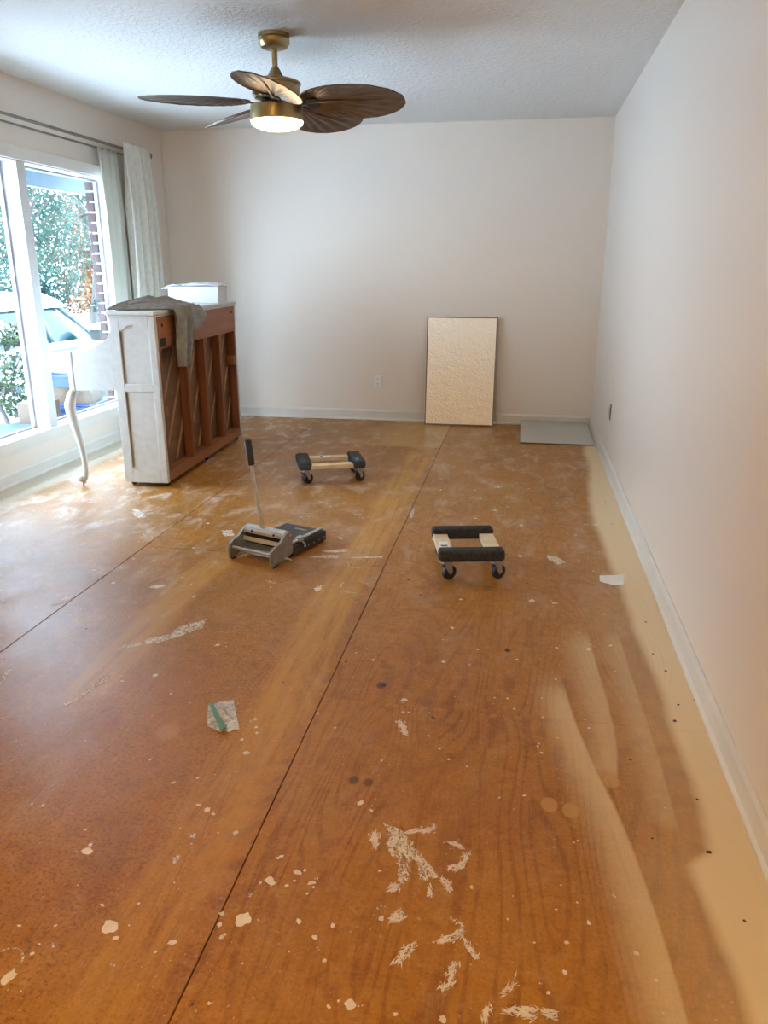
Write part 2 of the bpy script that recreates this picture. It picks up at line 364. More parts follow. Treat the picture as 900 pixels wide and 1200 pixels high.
def paint_mat(name, col, feather):
    n = N(name); P = n.pos()
    f = n.noise(n.scale(P, (1.4, 1, 1)), 120, 4, .65, .4); s = n.noise(P, 30, 3)
    n.set(Base_Color=n.mix(n.smooth(s, .35, .7), tuple(c * .86 for c in col), col), Roughness=.55)
    if feather: n.set(Alpha=n.smooth(n.M('ADD', n.M('MULTIPLY', f, .75), n.M('MULTIPLY', n.noise(n.scale(P, (1, .45, 1)), 34, 5, .7, .8), .75)), .66, .84))
    return n.m
MAT['paint'] = paint_mat('cream_paint_drops', (.80, .68, .53), False)
MAT['paint_brushed'] = paint_mat('brushed_cream_paint', (.78, .68, .55), True)
MAT['speck'] = plain('dark_debris', (.05, .035, .025), .8)
SPOTS= [(-0.7296, 1.4548, 0.0135), (-0.7585, 1.5628, 0.0066), (-0.7298, 1.5495, 0.0098), (-0.7076, 1.537, 0.0065), (-0.734, 1.3716, 0.012), (-0.8333, 1.2165, 0.0056), (-0.7881, 1.1666, 0.0179), (-0.7624, 1.1403, 0.0071), (-0.8774, 1.1041, 0.0087), (-0.9087, 1.1008, 0.0035), (-0.9223, 1.0204, 0.0183), (-0.6416, 1.1507, 0.0096), (-0.7374, 1.0803, 0.0068), (-0.9543, 1.3612, 0.0132), (-0.9566, 1.3825, 0.0061), (-0.4972, 1.3461, 0.0145), (-0.5284, 1.3002, 0.0066), (-0.5208, 1.2325, 0.02), (-0.5627, 1.2105, 0.0072), (-0.5691, 1.2391, 0.0064), (-0.5466, 1.1813, 0.0061), (-0.4417, 1.382, 0.0098), (-0.4271, 1.3912, 0.0049), (-0.4025, 1.3562, 0.0096), (-0.3944, 1.3705, 0.0048), (-0.4548, 1.3381, 0.0057), (-0.4934, 1.4248, 0.006), (-0.3569, 1.2134, 0.0071), (-0.3436, 1.1869, 0.0052), (-0.4013, 1.2477, 0.0081), (-0.3241, 1.1626, 0.0043), (-0.3275, 1.2493, 0.0063), (-0.2393, 1.3168, 0.0092), (-0.2309, 1.2855, 0.0073), (-0.2531, 1.077, 0.0128), (-0.2916, 1.0658, 0.0056), (-0.5148, 1.034, 0.0048), (-0.3485, 1.643, 0.011), (-0.3158, 1.6186, 0.0054), (-0.2576, 1.4182, 0.0049), (-0.7505, 1.9644, 0.0105), (-0.7279, 1.9262, 0.0064), (-0.7158, 1.8988, 0.0076), (-0.7133, 1.7981, 0.0097), (-0.7251, 1.6878, 0.0105), (-0.7476, 1.8578, 0.0063), (-1.1669, 2.1687, 0.0087), (-0.6281, 1.4816, 0.0073), (-1.2043, 1.4967, 0.0055), (-1.1829, 1.492, 0.0044), (-1.1529, 1.4922, 0.0055), (-0.8621, 1.636, 0.0069), (-0.4926, 1.9628, 0.0064), (-0.5637, 2.0332, 0.0067), (-0.3945, 1.3449, 0.0038), (-0.516, 1.3364, 0.0048), (-1.0922, 1.242, 0.0039), (-0.9963, 1.4279, 0.0042), (-0.9024, 1.1488, 0.0036), (-0.9776, 1.1357, 0.0045), (-0.9744, 1.2148, 0.0038), (-0.6649, 1.1235, 0.0043), (-0.4037, 1.3245, 0.0038), (-0.4421, 1.3557, 0.0039), (-0.3176, 2.1519, 0.0123), (-0.3032, 2.0837, 0.0066), (-0.2862, 2.0867, 0.0053), (-0.047, 1.4056, 0.0057), (0.2651, 1.4352, 0.0056), (0.1367, 1.3742, 0.0037), (0.1506, 1.4465, 0.0029), (0.2038, 1.3501, 0.0063), (0.2519, 1.334, 0.0053), (0.293, 1.2879, 0.006), (0.3222, 1.2303, 0.0041), (0.1974, 1.599, 0.0041), (0.0434, 1.6864, 0.0044), (0.1551, 1.29, 0.0053), (0.0348, 1.3297, 0.0036), (0.1148, 1.1659, 0.0041), (0.1008, 1.1849, 0.0033), (0.1491, 1.2175, 0.0059), (-0.0779, 1.077, 0.0078), (-0.1654, 1.072, 0.0055), (-0.1627, 1.5737, 0.0105), (0.2595, 2.0944, 0.0051), (0.1715, 2.3739, 0.0043), (0.0157, 2.2232, 0.0055), (-0.0249, 2.2161, 0.0041), (0.1065, 1.9728, 0.0061), (0.118, 1.9435, 0.0049), (0.0043, 1.7253, 0.0045), (0.1385, 1.5624, 0.0031), (0.1868, 1.5897, 0.0031), (0.0896, 1.2785, 0.0026), (0.3245, 1.1603, 0.0024), (-0.0169, 1.1318, 0.0024), (-0.172, 1.9136, 0.0049), (-0.2098, 1.9717, 0.0051), (-0.1407, 1.8677, 0.0048), (-1.3089, 4.7683, 0.015), (-0.3094, 2.1585, 0.01), (-0.2853, 2.0868, 0.0045), (-0.2054, 2.7013, 0.0087), (-0.1191, 2.4242, 0.0079), (-0.1941, 2.9743, 0.0083), (-0.2414, 4.657, 0.0124), (-0.0998, 4.2495, 0.0146), (-0.1004, 4.7481, 0.0215), (-0.4776, 3.222, 0.0078), (-0.5639, 4.1139, 0.0145), (-0.8111, 2.9819, 0.0159), (-1.1537, 3.9419, 0.0111), (-0.4923, 1.9636, 0.0043), (-0.0981, 2.5389, 0.0052), (-0.2111, 2.4288, 0.009), (-0.0063, 2.9809, 0.0059), (-0.2005, 4.6186, 0.0088), (-1.6737, 5.8303, 0.0136), (-1.9551, 6.06, 0.0118), (-0.4619, 2.3996, 0.009), (0.0158, 2.2206, 0.0037), (-0.0268, 2.2201, 0.0037), (-0.2298, 2.5956, 0.0042), (-0.0294, 4.3344, 0.0131), (-0.2027, 4.0825, 0.0142), (0.0487, 4.0061, 0.0153), (0.4458, 4.0855, 0.0138), (0.1867, 2.5999, 0.0104), (0.2983, 2.6127, 0.0124), (0.3786, 2.656, 0.0083), (0.1733, 2.3704, 0.0038), (0.1528, 2.3107, 0.0038), (0.2596, 2.0951, 0.0051), (0.1107, 1.9878, 0.0041), (0.0428, 2.4879, 0.007), (0.1907, 3.0067, 0.0141), (0.0982, 3.0137, 0.0166), (0.1852, 4.9221, 0.0092), (0.094, 4.7487, 0.0089), (0.4269, 2.802, 0.0054), (0.1648, 2.0262, 0.0034), (0.1239, 2.243, 0.0037), (0.3827, 2.9288, 0.0068), (0.2713, 2.7429, 0.0054), (0.0485, 3.5349, 0.0137), (-1.1675, 2.1647, 0.0087), (-1.0413, 2.4121, 0.0104), (-1.5167, 2.7079, 0.0071), (-1.8744, 3.0126, 0.0091), (-1.2584, 2.1104, 0.0048), (-1.0637, 2.0617, 0.0046), (-1.0659, 1.934, 0.0036), (-1.7639, 3.179, 0.0067), (-1.2064, 2.4722, 0.0043), (-1.7164, 2.5614, 0.0057), (-1.6131, 3.4063, 0.0086), (-1.5441, 3.3683, 0.007), (-1.5922, 2.4537, 0.0044), (-1.7093, 2.8887, 0.0113), (-1.3979, 1.7383, 0.0042), (-0.7485, 1.8591, 0.005), (-1.3028, 2.804, 0.006), (-1.5137, 2.8842, 0.0086), (-1.717, 2.9537, 0.0076), (-1.6247, 3.7476, 0.0123), (-1.4413, 3.0019, 0.0051)]
POLYS= [[(-0.2789, 1.5778), (-0.2566, 1.5706), (-0.2345, 1.5634), (-0.2075, 1.5331), (-0.1846, 1.5007), (-0.1591, 1.4701), (-0.1222, 1.424), (-0.1318, 1.4176), (-0.1511, 1.405), (-0.1651, 1.4072), (-0.1759, 1.4623), (-0.1912, 1.4695), (-0.1894, 1.4075), (-0.1969, 1.3879), (-0.2141, 1.3986), (-0.2227, 1.4639), (-0.2444, 1.4751), (-0.2547, 1.5039), (-0.2628, 1.5077), (-0.2528, 1.5252), (-0.259, 1.5509), (-0.2705, 1.5626)], [(-0.1856, 1.5638), (-0.1755, 1.5737), (-0.1614, 1.5817), (-0.1461, 1.5966), (-0.1555, 1.5625), (-0.1701, 1.56)], [(-0.1066, 1.4598), (-0.0847, 1.4709), (-0.0717, 1.4854), (-0.0734, 1.5075), (-0.0593, 1.51), (-0.0595, 1.4875), (-0.0682, 1.4617), (-0.0829, 1.4496), (-0.1005, 1.4513)], [(-0.1157, 1.536), (-0.098, 1.5428), (-0.0771, 1.5324), (-0.0934, 1.5321)], [(-0.2992, 1.5331), (-0.2884, 1.5458), (-0.2772, 1.5052), (-0.2824, 1.4836), (-0.2943, 1.5074)], [(-0.1183, 1.42), (-0.0969, 1.4122), (-0.0904, 1.4156), (-0.0901, 1.3819), (-0.1, 1.3913)], [(-0.1422, 1.3684), (-0.1399, 1.3979), (-0.133, 1.3766), (-0.1357, 1.3621)], [(-0.2292, 1.3643), (-0.2238, 1.3832), (-0.2093, 1.3835), (-0.2093, 1.3677), (-0.2218, 1.3611)], [(-0.228, 1.5455), (-0.2083, 1.5652), (-0.1792, 1.5731), (-0.1782, 1.5651), (-0.2068, 1.5546)], [(-0.2127, 1.2979), (-0.1925, 1.3167), (-0.1751, 1.293), (-0.2051, 1.2798)], [(-0.1905, 1.1799), (-0.1693, 1.2227), (-0.1467, 1.2372), (-0.1579, 1.2039), (-0.1718, 1.1812)], [(-0.1191, 1.242), (-0.0861, 1.2639), (-0.0573, 1.291), (-0.0908, 1.3135), (-0.0533, 1.2973), (-0.06, 1.2685), (-0.0846, 1.2481)], [(-0.0603, 1.2717), (-0.0458, 1.2549), (-0.0178, 1.2202), (-0.0286, 1.2163), (-0.0494, 1.2436)], [(-0.1002, 1.1357), (-0.0757, 1.1541), (-0.0789, 1.1874), (-0.0638, 1.2081), (-0.0689, 1.1696), (-0.0635, 1.1562), (-0.0825, 1.1388)], [(0.03, 1.1132), (0.0628, 1.1296), (0.0825, 1.1295), (0.094, 1.1087), (0.0785, 1.1026), (0.0551, 1.1106), (0.0357, 1.1055)], [(0.0904, 1.1308), (0.1294, 1.1288), (0.1288, 1.1131), (0.1096, 1.1166)], [(-0.0049, 1.0854), (-0.0018, 1.1183), (0.0038, 1.1175), (0.0013, 1.0857)], [(0.0266, 1.1486), (0.0463, 1.1707), (0.05, 1.2001), (0.0542, 1.1912), (0.0481, 1.1616), (0.0307, 1.1447)], [(-0.3154, 2.0334), (-0.2927, 2.0139), (-0.2673, 1.955), (-0.286, 1.9695)], [(-0.1119, 1.5375), (-0.081, 1.5356), (-0.0699, 1.523), (-0.0905, 1.5267)], [(-1.3901, 2.3284), (-1.3755, 2.3536), (-1.2488, 2.4648), (-1.2369, 2.5409), (-1.1694, 2.6172), (-1.1511, 2.5358), (-1.2015, 2.461), (-1.3301, 2.3525), (-1.3764, 2.313)], [(-1.3687, 1.9188), (-1.3415, 2.0221), (-1.3246, 2.147), (-1.3131, 2.1392), (-1.3191, 2.0716), (-1.3365, 1.9963)], [(-1.8451, 2.6275), (-1.8277, 2.7032), (-1.7962, 2.7266), (-1.8046, 2.6866), (-1.8269, 2.6392)], [(-2.1454, 3.9078), (-2.1317, 3.9325), (-2.0018, 3.7934), (-2.0162, 3.7546), (-2.0866, 3.81)], [(-1.5049, 3.6479), (-1.4532, 3.657), (-1.4064, 3.5733), (-1.457, 3.5644)], [(-1.65, 2.0231), (-1.6793, 2.0948), (-1.6743, 2.1156), (-1.6597, 2.0593)], [(-1.5338, 2.8712), (-1.5053, 2.9082), (-1.465, 2.8928), (-1.4964, 2.8619)], [(-0.9493, 3.3408), (-0.8832, 3.3835), (-0.8148, 3.3916), (-0.8119, 3.3495), (-0.8872, 3.344)], [(-0.9044, 3.4395), (-0.794, 3.4873), (-0.7881, 3.4478), (-0.8645, 3.4224)], [(-0.7559, 3.3786), (-0.6098, 3.4119), (-0.6031, 3.3976), (-0.7393, 3.3661)], [(-0.3147, 2.0288), (-0.3037, 2.0433), (-0.2736, 1.9867), (-0.2752, 1.9684)], [(-0.8216, 2.9644), (-0.8047, 3.0211), (-0.7976, 2.9686), (-0.8102, 2.9447)], [(-0.5608, 4.0353), (-0.5654, 4.2068), (-0.556, 4.1862), (-0.547, 4.0274)], [(0.1726, 3.5684), (0.223, 3.5538), (0.2592, 3.4767), (0.2256, 3.4524), (0.1815, 3.5006)]]
SCRAP= [(0.4001, 3.3412), (0.5108, 3.3709), (0.493, 3.2483), (0.4532, 3.2349), (0.3938, 3.2699)]
BAG= [(-0.9174, 2.0179), (-0.8491, 2.0583), (-0.7723, 1.9045), (-0.7898, 1.8914), (-0.82, 1.8736), (-0.8399, 1.8901), (-0.8724, 1.9022)]
STRIPE= [(-0.9077, 2.0056), (-0.9005, 2.0152), (-0.805, 1.8862), (-0.8209, 1.8735)]
DARK= [(0.5215, 2.6144, 0.0061), (0.5457, 2.494, 0.0058), (0.5469, 2.274, 0.0045), (0.5205, 2.1764, 0.0078), (0.5345, 2.8815, 0.0067), (0.6068, 2.6293, 0.0051), (0.6037, 2.3148, 0.0037), (0.6018, 2.8376, 0.0044), (0.5383, 4.984, 0.0055), (0.5299, 4.11, 0.0061), (0.5368, 4.532, 0.0067), (-3.1627, 4.2319, 0.0162), (-3.1311, 4.4859, 0.0076), (-1.5868, 2.4546, 0.0076), (-1.6875, 2.7758, 0.006), (-2.7754, 3.9225, 0.0067), (-2.0456, 2.6153, 0.0047), (-3.3738, 4.5964, 0.0058), (-0.5484, 2.3677, 0.007), (-0.3948, 2.2333, 0.0123), (-0.4378, 3.1441, 0.0076), (-0.3673, 2.9917, 0.006), (0.0067, 2.5506, 0.0113), (-0.5412, 3.2109, 0.0104), (-0.7272, 3.2782, 0.008), (-0.2058, 2.0684, 0.0061), (-0.7254, 2.1942, 0.0048), (-0.7181, 2.3506, 0.005), (-0.2083, 2.0712, 0.0066), (0.4985, 1.611, 0.0081), (0.5132, 1.8056, 0.0056), (0.5291, 1.4104, 0.0045), (0.5493, 2.2778, 0.0054), (0.522, 2.1798, 0.0078)]

random.seed(11)
def blob(bm, x, y, r, z, n=11, jag=.35, stretch=None):
    a0 = random.uniform(0, 6.28); st = stretch or random.uniform(.6, 1.0); ang = random.uniform(0, 3.14)
    pts = []
    for k in range(n):
        t = 2 * math.pi * k / n; q = r * (1 + random.uniform(-jag, jag)); u, v = q * math.cos(t), q * st * math.sin(t)
        pts.append((x + u * math.cos(ang) - v * math.sin(ang), y + u * math.sin(ang) + v * math.cos(ang)))
    flat(bm, pts, z)
ZJ = [0]
def flat(bm, pts, z):
    ZJ[0] += 1; z += (ZJ[0] % 997) * 6e-7                     # no two marks lie in one plane
    V = [bm.verts.new((a, c, z)) for a, c in pts]; f = bm.faces.new(V); f.normal_update()
    if f.normal.z < 0: f.normal_flip()
b = bmesh.new(); br = bmesh.new()
for i, (x, y, r) in enumerate(SPOTS):
    blob(b if i % 4 else br, x, y, r * .95, .0007, 12, .3)
    if r > .01:
        for k in range(3): blob(b, x + random.gauss(0, r * 1.6), y + random.gauss(0, r * 2), r * random.uniform(.08, .25), .0007, 7)
for q in POLYS:
    r = []
    for (a, c), (d, e) in zip(q, q[1:] + q[:1]):
        r.append((a, c)); m = math.hypot(d - a, e - c) * .10
        r.append(((a + d) / 2 + random.uniform(-m, m), (c + e) / 2 + random.uniform(-m, m)))
    flat(br, r, .0008)
    cx = sum(p[0] for p in q) / len(q); cy = sum(p[1] for p in q) / len(q)          # ragged brush strokes over and around it
    sxx = sum((p[0] - cx) ** 2 for p in q); syy = sum((p[1] - cy) ** 2 for p in q); sxy = sum((p[0] - cx) * (p[1] - cy) for p in q)
    ang = .5 * math.atan2(2 * sxy, sxx - syy)
    x0, x1 = min(p[0] for p in q), max(p[0] for p in q); y0, y1 = min(p[1] for p in q), max(p[1] for p in q)
    def inside(px, py):
        k = False
        for (a, c), (d, e) in zip(q, q[1:] + q[:1]):
            if (c > py) != (e > py) and px < (d - a) * (py - c) / (e - c) + a: k = not k
        return k
    for t in range(int(min(420, 30 + (x1 - x0) * (y1 - y0) / 2.2e-5))):
        px, py = random.uniform(x0, x1), random.uniform(y0, y1)
        if not inside(px, py): continue
        l = random.uniform(.003, .013); w_ = random.uniform(.0006, .0022); a = ang + random.gauss(0, .45)
        ux, uy = math.cos(a), math.sin(a); px += random.gauss(0, .003); py += random.gauss(0, .003)
        flat(b, [(px - ux * l, py - uy * l), (px - uy * w_, py + ux * w_), (px + ux * l * .9, py + uy * l * .9), (px + uy * w_, py - ux * w_)], .0010)
for k in range(620):                                        # tiny flecks over the whole floor
    x = random.uniform(-2.9, .5); y = .7 + 6 * random.random() ** .8
    blob(b, x, y, .0012 + .0042 * random.random() ** 4, .0007, 7)
for k in range(90):
    x = random.uniform(-1.7, .40); y = random.uniform(3.0, 6.3); blob(br, x, y, random.uniform(.006, .028), .0006, 9, .5, random.uniform(.15, .5))
for k in range(5):                                          # curled chalky rub marks
    cx, cy, rr = ((-.66, 3.03, .06), (-1.14, 4.12, .10), (-.25, 3.4, .05), (-.70, 3.3, .05), (-.95, 1.05, .03))[k]
    p = [(cx + rr * (1 + .1 * math.sin(3 * t)) * math.cos(t), cy + rr * 1.1 * math.sin(t)) for t in [i * .32 for i in range(17 + k)]]
    for (a, c), (d, e) in zip(p, p[1:]):
        dx, dy = d - a, e - c; l = math.hypot(dx, dy); nx, ny = -dy / l * .0022, dx / l * .0022
        flat(br, [(a - nx, c - ny), (d - nx, e - ny), (d + nx, e + ny), (a + nx, c + ny)], .0007)
tag(obj('paint_spatter', b, 'paint', floor), 'small drops of cream paint dried on the plywood', kind='stuff')
tag(obj('brushed_paint', br, 'paint_brushed', floor), 'rubbed smears of cream paint on the plywood', kind='stuff')
b = bmesh.new()
for x, y, r in DARK: blob(b, x, y, r * .8, .0009, 8, .4)
for k in range(60): blob(b, random.uniform(-3.0, .55), random.uniform(.8, 6.6), random.uniform(.002, .005), .0009, 6, .4)
tag(obj('floor_debris', b, 'speck', floor), 'dark crumbs and nail holes on the plywood', kind='stuff')

# ------------------------------------------------------------------ the upright piano, turned with its back to the room
MAT['piano_white'] = plain('brushed_white_piano_paint', (.58, .59, .57), .42, var=.05, sc=25, bump=.1, bsc=80)
MAT['piano_groove'] = plain('grey_groove_glaze', (.22, .21, .20), .6)
MAT['piano_wood'] = wood('red_brown_back_wood', (.24, .080, .026), (.36, .13, .042), 1, .5, 14)
MAT['piano_post'] = wood('red_brown_post_wood', (.15, .048, .018), (.24, .080, .028), 2, .5, 16)
MAT['soundboard'] = wood('aged_spruce_soundboard', (.15, .068, .03), (.22, .105, .048), 1, .5, 20)
MAT['rib'] = wood('pale_spruce_rib', (.36, .20, .10), (.46, .28, .15), 1, .5, 20)
MAT['black_iron'] = plain('black_iron', (.02, .02, .02), .45, .5)
MAT['steel'] = plain('grey_steel', (.45, .45, .45), .35, .9, var=.05)
PL, PD, PT = 1.50, .285, 1.075
piano = thing('upright_piano', 'white painted upright piano with bare wooden back towards the room', 'piano', (-2.137, 4.375, 0), R_(2.2))
def side(y0, s):                                            # s: +1 outer face towards -y, -1 towards +y
    ya, yb = (y0, y0 + .03) if s > 0 else (y0 - .03, y0)
    yo = y0 + s * .009
    body = obj('side_panel', B(-PD, -.002, min(yo, y0 + s * .03), max(yo, y0 + s * .03), .03, PT - .035), 'piano_white', piano)
    lo, hi = min(y0, yo), max(y0, yo)
    def strip(name, bm): return obj(name, bm, 'piano_white', body)
    strip('stile', B(-PD, -PD + .058, lo, hi, .03, PT - .035, bev=.003))
    strip('stile', B(-.045, -.002, lo, hi, .03, PT - .035, bev=.003))
    xa, xb = -PD + .058, -.045; xm = (xa + xb) / 2
    arch = [(xa, PT - .035), (xb, PT - .035), (xb, .965), (xb - .03, .972), (xb - .055, .992), (xm, 1.002), (xa + .055, .992), (xa + .03, .972), (xa, .965)]
    strip('top_rail', prism(bmesh.new(), arch, lo, hi, 'xz'))
    strip('middle_rail', B(xa, xb, lo, hi, .60, .645, bev=.003))
    ogee = [(xa, .03), (xb, .03), (xb, .118), (xb - .03, .112), (xb - .055, .096), (xm, .088), (xa + .055, .096), (xa + .03, .112), (xa, .118)]
    strip('bottom_rail', prism(bmesh.new(), ogee, lo, hi, 'xz'))
    for za, zb in ((.130, .596), (.65, .955)):
        obj('groove', B(xa + .0005, xa + .009, min(y0 + s * .0055, yo), max(y0 + s * .0055, yo), za, zb), 'piano_groove', body)  # dark strip painting in the shadow line beside the stile
    arm = [(-PD, .965), (-.295, .945), (-.31, .918), (-.335, .898), (-.365, .885), (-.385, .880), (-.388, .868), (-.41, .862), (-.43, .848), (-.465, .836), (-.51, .832), (-.545, .832), (-.548, .60), (-PD, .612)]
    obj('key_arm', prism(bmesh.new(), arm, ya, yb, 'xz'), 'piano_white', piano)
    # cheek block and cabriole leg
    obj('cheek_block', B(-.585, -.546, ya - .004, yb + .004, .585, .838, bev=.008), 'piano_white', piano)
    yc = (ya + yb) / 2; o = -s
    path = [(-.565, yc, .60), (-.585, yc + o * .004, .565), (-.600, yc + o * .010, .51), (-.592, yc + o * .014, .44), (-.574, yc + o * .014, .36), (-.556, yc + o * .014, .27), (-.544, yc + o * .016, .18), (-.540, yc + o * .020, .10), (-.545, yc + o * .028, .05), (-.558, yc + o * .036, .022)]
    rad = [.024, .030, .034, .031, .026, .021, .018, .016, .017, .014]
    leg = obj('leg', tube(bmesh.new(), path, rad, 12), 'piano_white', piano, smooth=True)
    obj('scroll', lathe(bmesh.new(), [(.001, -.018), (.016, -.016), (.023, 0), (.016, .016), (.001, .018)], 14), 'piano_white', leg, smooth=True, loc=(-.566, yc + o * .038, .048), rot=(R_(90), 0, R_(30)))
    obj('foot_pin', tube(bmesh.new(), [(-.558, yc + o * .036, 0), (-.558, yc + o * .036, .03)], .006, 8), 'steel', leg)
side(0.0, 1); side(PL, -1)
b = bmesh.new(); box(b, -PD - .018, .006, -.014, PL + .014, PT - .022, PT, bev=.006); obj('lid', b, 'piano_white', piano)
b = bmesh.new(); box(b, -PD - .008, -.001, -.006, PL + .006, PT - .036, PT - .0225, bev=.004); obj('lid_moulding', b, 'piano_white', piano)
obj('keybed', B(-.545, -PD, .031, PL - .031, .60, .64), 'piano_white', piano)
obj('fallboard', prism(bmesh.new(), [(-.53, .641), (-.53, .72), (-.33, .80), (-.30, .80), (-.30, .641)], .031, PL - .031, 'xz'), 'piano_white', piano)
obj('upper_front_panel', B(-PD, -PD + .02, .031, PL - .031, .64, PT - .037), 'piano_white', piano)
obj('lower_front_panel', B(-PD + .01, -PD + .03, .031, PL - .031, .10, .60), 'piano_white', piano)
obj('toe_board', B(-PD, -.20, .031, PL - .031, .03, .10), 'piano_white', piano)
# wooden back frame
obj('pin_block_panel', B(-.12, 0, .031, PL - .031, .855, PT - .037, bev=.002), 'piano_wood', piano)
obj('bottom_rail_back', B(-.125, 0, .031, PL - .031, .032, .095, bev=.002), 'piano_wood', piano)
for s0, w0 in ((.046, .03), (.47, .048), (.80, .048), (1.12, .048), (1.455, .028)):
    obj('back_post', B(-.058, -.002, s0 - w0 / 2, s0 + w0 / 2, .095, .855, bev=.002), 'piano_post', piano)
sb = obj('soundboard', B(-.075, -.067, .031, PL - .031, .095, .87), 'soundboard', piano)
for k in range(-4, 10):                                     # diagonal ribs, clipped to the board
    c0 = k * .20 - .3; pts = []
    for i in range(101):
        yy = .04 + i * (PL - .08) / 100; zz = .10 + (yy - c0) * 1.5
        if .10 < zz < .86: pts.append((yy, zz))
    if len(pts) > 4:
        (ya, za), (yb, zb) = pts[0], pts[-1]; dl = math.hypot(yb - ya, zb - za); a = math.atan2(zb - za, yb - ya)
        m = Matrix.Translation((-.0605, (ya + yb) / 2, (za + zb) / 2)) @ Matrix.Rotation(a, 4, 'X')
        obj('rib', box(bmesh.new(), -.006, .0015, -dl / 2, dl / 2, -.010, .010, mtx=m), 'rib', sb)
obj('block', B(-.06, -.003, .031, .10, .44, .50, bev=.002), 'piano_wood', piano)
obj('block', B(-.06, -.003, 1.40, 1.468, .60, .67, bev=.002), 'piano_wood', piano)
L(obj('maker_plate', B(0, .002, .055, .135, .865, .915), 'black_iron', piano), 'small black plate')
for s0, z in ((.10, .99), (1.40, 1.0), (.77, 1.0), (.45, 1.0)):
    obj('bolt', lathe(bmesh.new(), [(.012, 0), (.012, .003), (.006, .005)], 10), 'black_iron', piano, loc=(0, s0, z), rot=(0, R_(90), 0))
for cx in (-.25, -.03):
    for cy in (.05, .75, 1.44):
        cs = obj('caster', lathe(bmesh.new(), [(.004, -.007), (.0145, -.006), (.0145, .006), (.004, .007)], 14), 'black_iron', piano, loc=(cx, cy, .0147), rot=(R_(90), 0, 0))
        obj('caster_stem', B(-.006, .006, -.006, .006, -.016, .016), 'steel', cs, loc=(0, 0, 0), rot=(R_(90), 0, 0))

# grey cloth thrown over the piano
MAT['cloth'] = plain('grey_jersey_cloth', (.215, .215, .205), .9, var=.15, sc=30, bump=.4, bsc=400, bd=.001)
def cloth_pt(u, v):
    # v 0..0.5 lies on the lid from the front edge to the back edge, 0.5..1 hangs down the back
    n1 = noise.noise(Vector((u * 3.1, v * 2.2, 1.7))); n2 = noise.noise(Vector((u * 7, v * 5, 4.1)))
    k = min(v / .5, 1.0)
    s0 = .015 + .165 * k ** .8; s1 = .36 + .34 * k
    hang = max(0, (v - .5) / .5)
    if u < .52: Lh = .345
    else: Lh = .345 - .215 * min(1, (u - .52) / .10) ** 1.0
    w0, w1 = s0 + .02 * hang, s1 - .17 * hang * (1 if u < .6 else .55)
    s = w0 + (w1 - w0) * u + .012 * math.sin(9 * v + 2) + .014 * math.sin(2 * math.pi * 3.3 * u + 1.2 + 2 * n1)
    q1 = 4.3 * u + .5 * n1 + .25 * v; q2 = 2.6 * u - 2.0 * v + .9 * n1
    fold = (1 - abs(math.sin(math.pi * q1))) ** 1.3; fold2 = 1 - abs(math.sin(math.pi * q2)) ** .8     # creased ridges
    edge = max(0, math.sin(math.pi * min(1, max(0, u)))) ** .5
    if v <= .5:
        x = -.305 + k * .322
        pile = .036 * math.sin(math.pi * min(1, k * 1.03)) ** .6
        h = .005 + edge * (pile + .024 * fold2 * min(1, .4 + k) + .026 * fold * (.4 + .6 * math.sin(math.pi * k)))
        if k < .3: s = s0 + (s1 - s0) * u * (.35 + .65 * k / .3)
        return (x, s, PT + h)
    d = hang * Lh; t = min(1, d / .05)
    x = .018 + .012 * t + .060 * fold * (.30 + .70 * t) + .010 * n2
    z = PT + .014 * (1 - t) - d + .030 * (1 - t) * fold2 * edge
    return (x, s, z)
cl = obj('grey_cloth', grid(bmesh.new(), 90, 90, cloth_pt), 'cloth', smooth=True, loc=(-2.137, 4.375, 0), rot=(0, 0, R_(2.2)))
solid(cl, .003); tag(cl, 'crumpled grey jersey cloth thrown over the piano lid', 'cloth')

# white box on the piano lid
MAT['white_plastic'] = plain('white_foam_box', (.66, .67, .68), .5, var=.03)
MAT['white_film'] = plain('crumpled_white_film', (.68, .69, .71), .35, var=.05, bump=.6, bsc=40, bd=.01)
lb = thing('storage_box', 'white box with crumpled white wrapping on top, standing on the piano', 'box', (-2.335, 5.60, PT), R_(8))
b = bmesh.new()
box(b, -.215, .145, -.14, .14, .002, .012); 
for a in ((-.215, .145, -.14, -.13), (-.215, .145, .13, .14), (-.215, -.205, -.13, .13), (.135, .145, -.13, .13)): box(b, a[0], a[1], a[2], a[3], .012, .105)
obj('box_body', b, 'white_plastic', lb)
obj('box_lid', B(-.222, .152, -.147, .147, .105, .118, bev=.004), 'white_plastic', lb)
def film(u, v):
    return (-.12 + .275 * u, -.13 + .26 * v, .121 + .016 * math.sin(math.pi * u) ** .4 * math.sin(math.pi * v) ** .4 + .016 * abs(noise.noise(Vector((u * 5, v * 4, 2)))) )
solid(obj('wrapping', grid(bmesh.new(), 24, 24, film), 'white_film', lb, smooth=True), .003, 1)
def film2(u, v):
    return (-.265 + .14 * u, -.14 + .2 * v, .121 + .010 * abs(noise.noise(Vector((u * 4, v * 4, 7)))) - .07 * max(0, .35 - u))
solid(obj('wrapping', grid(bmesh.new(), 16, 16, film2), 'white_film', lb, smooth=True), .003, 1)

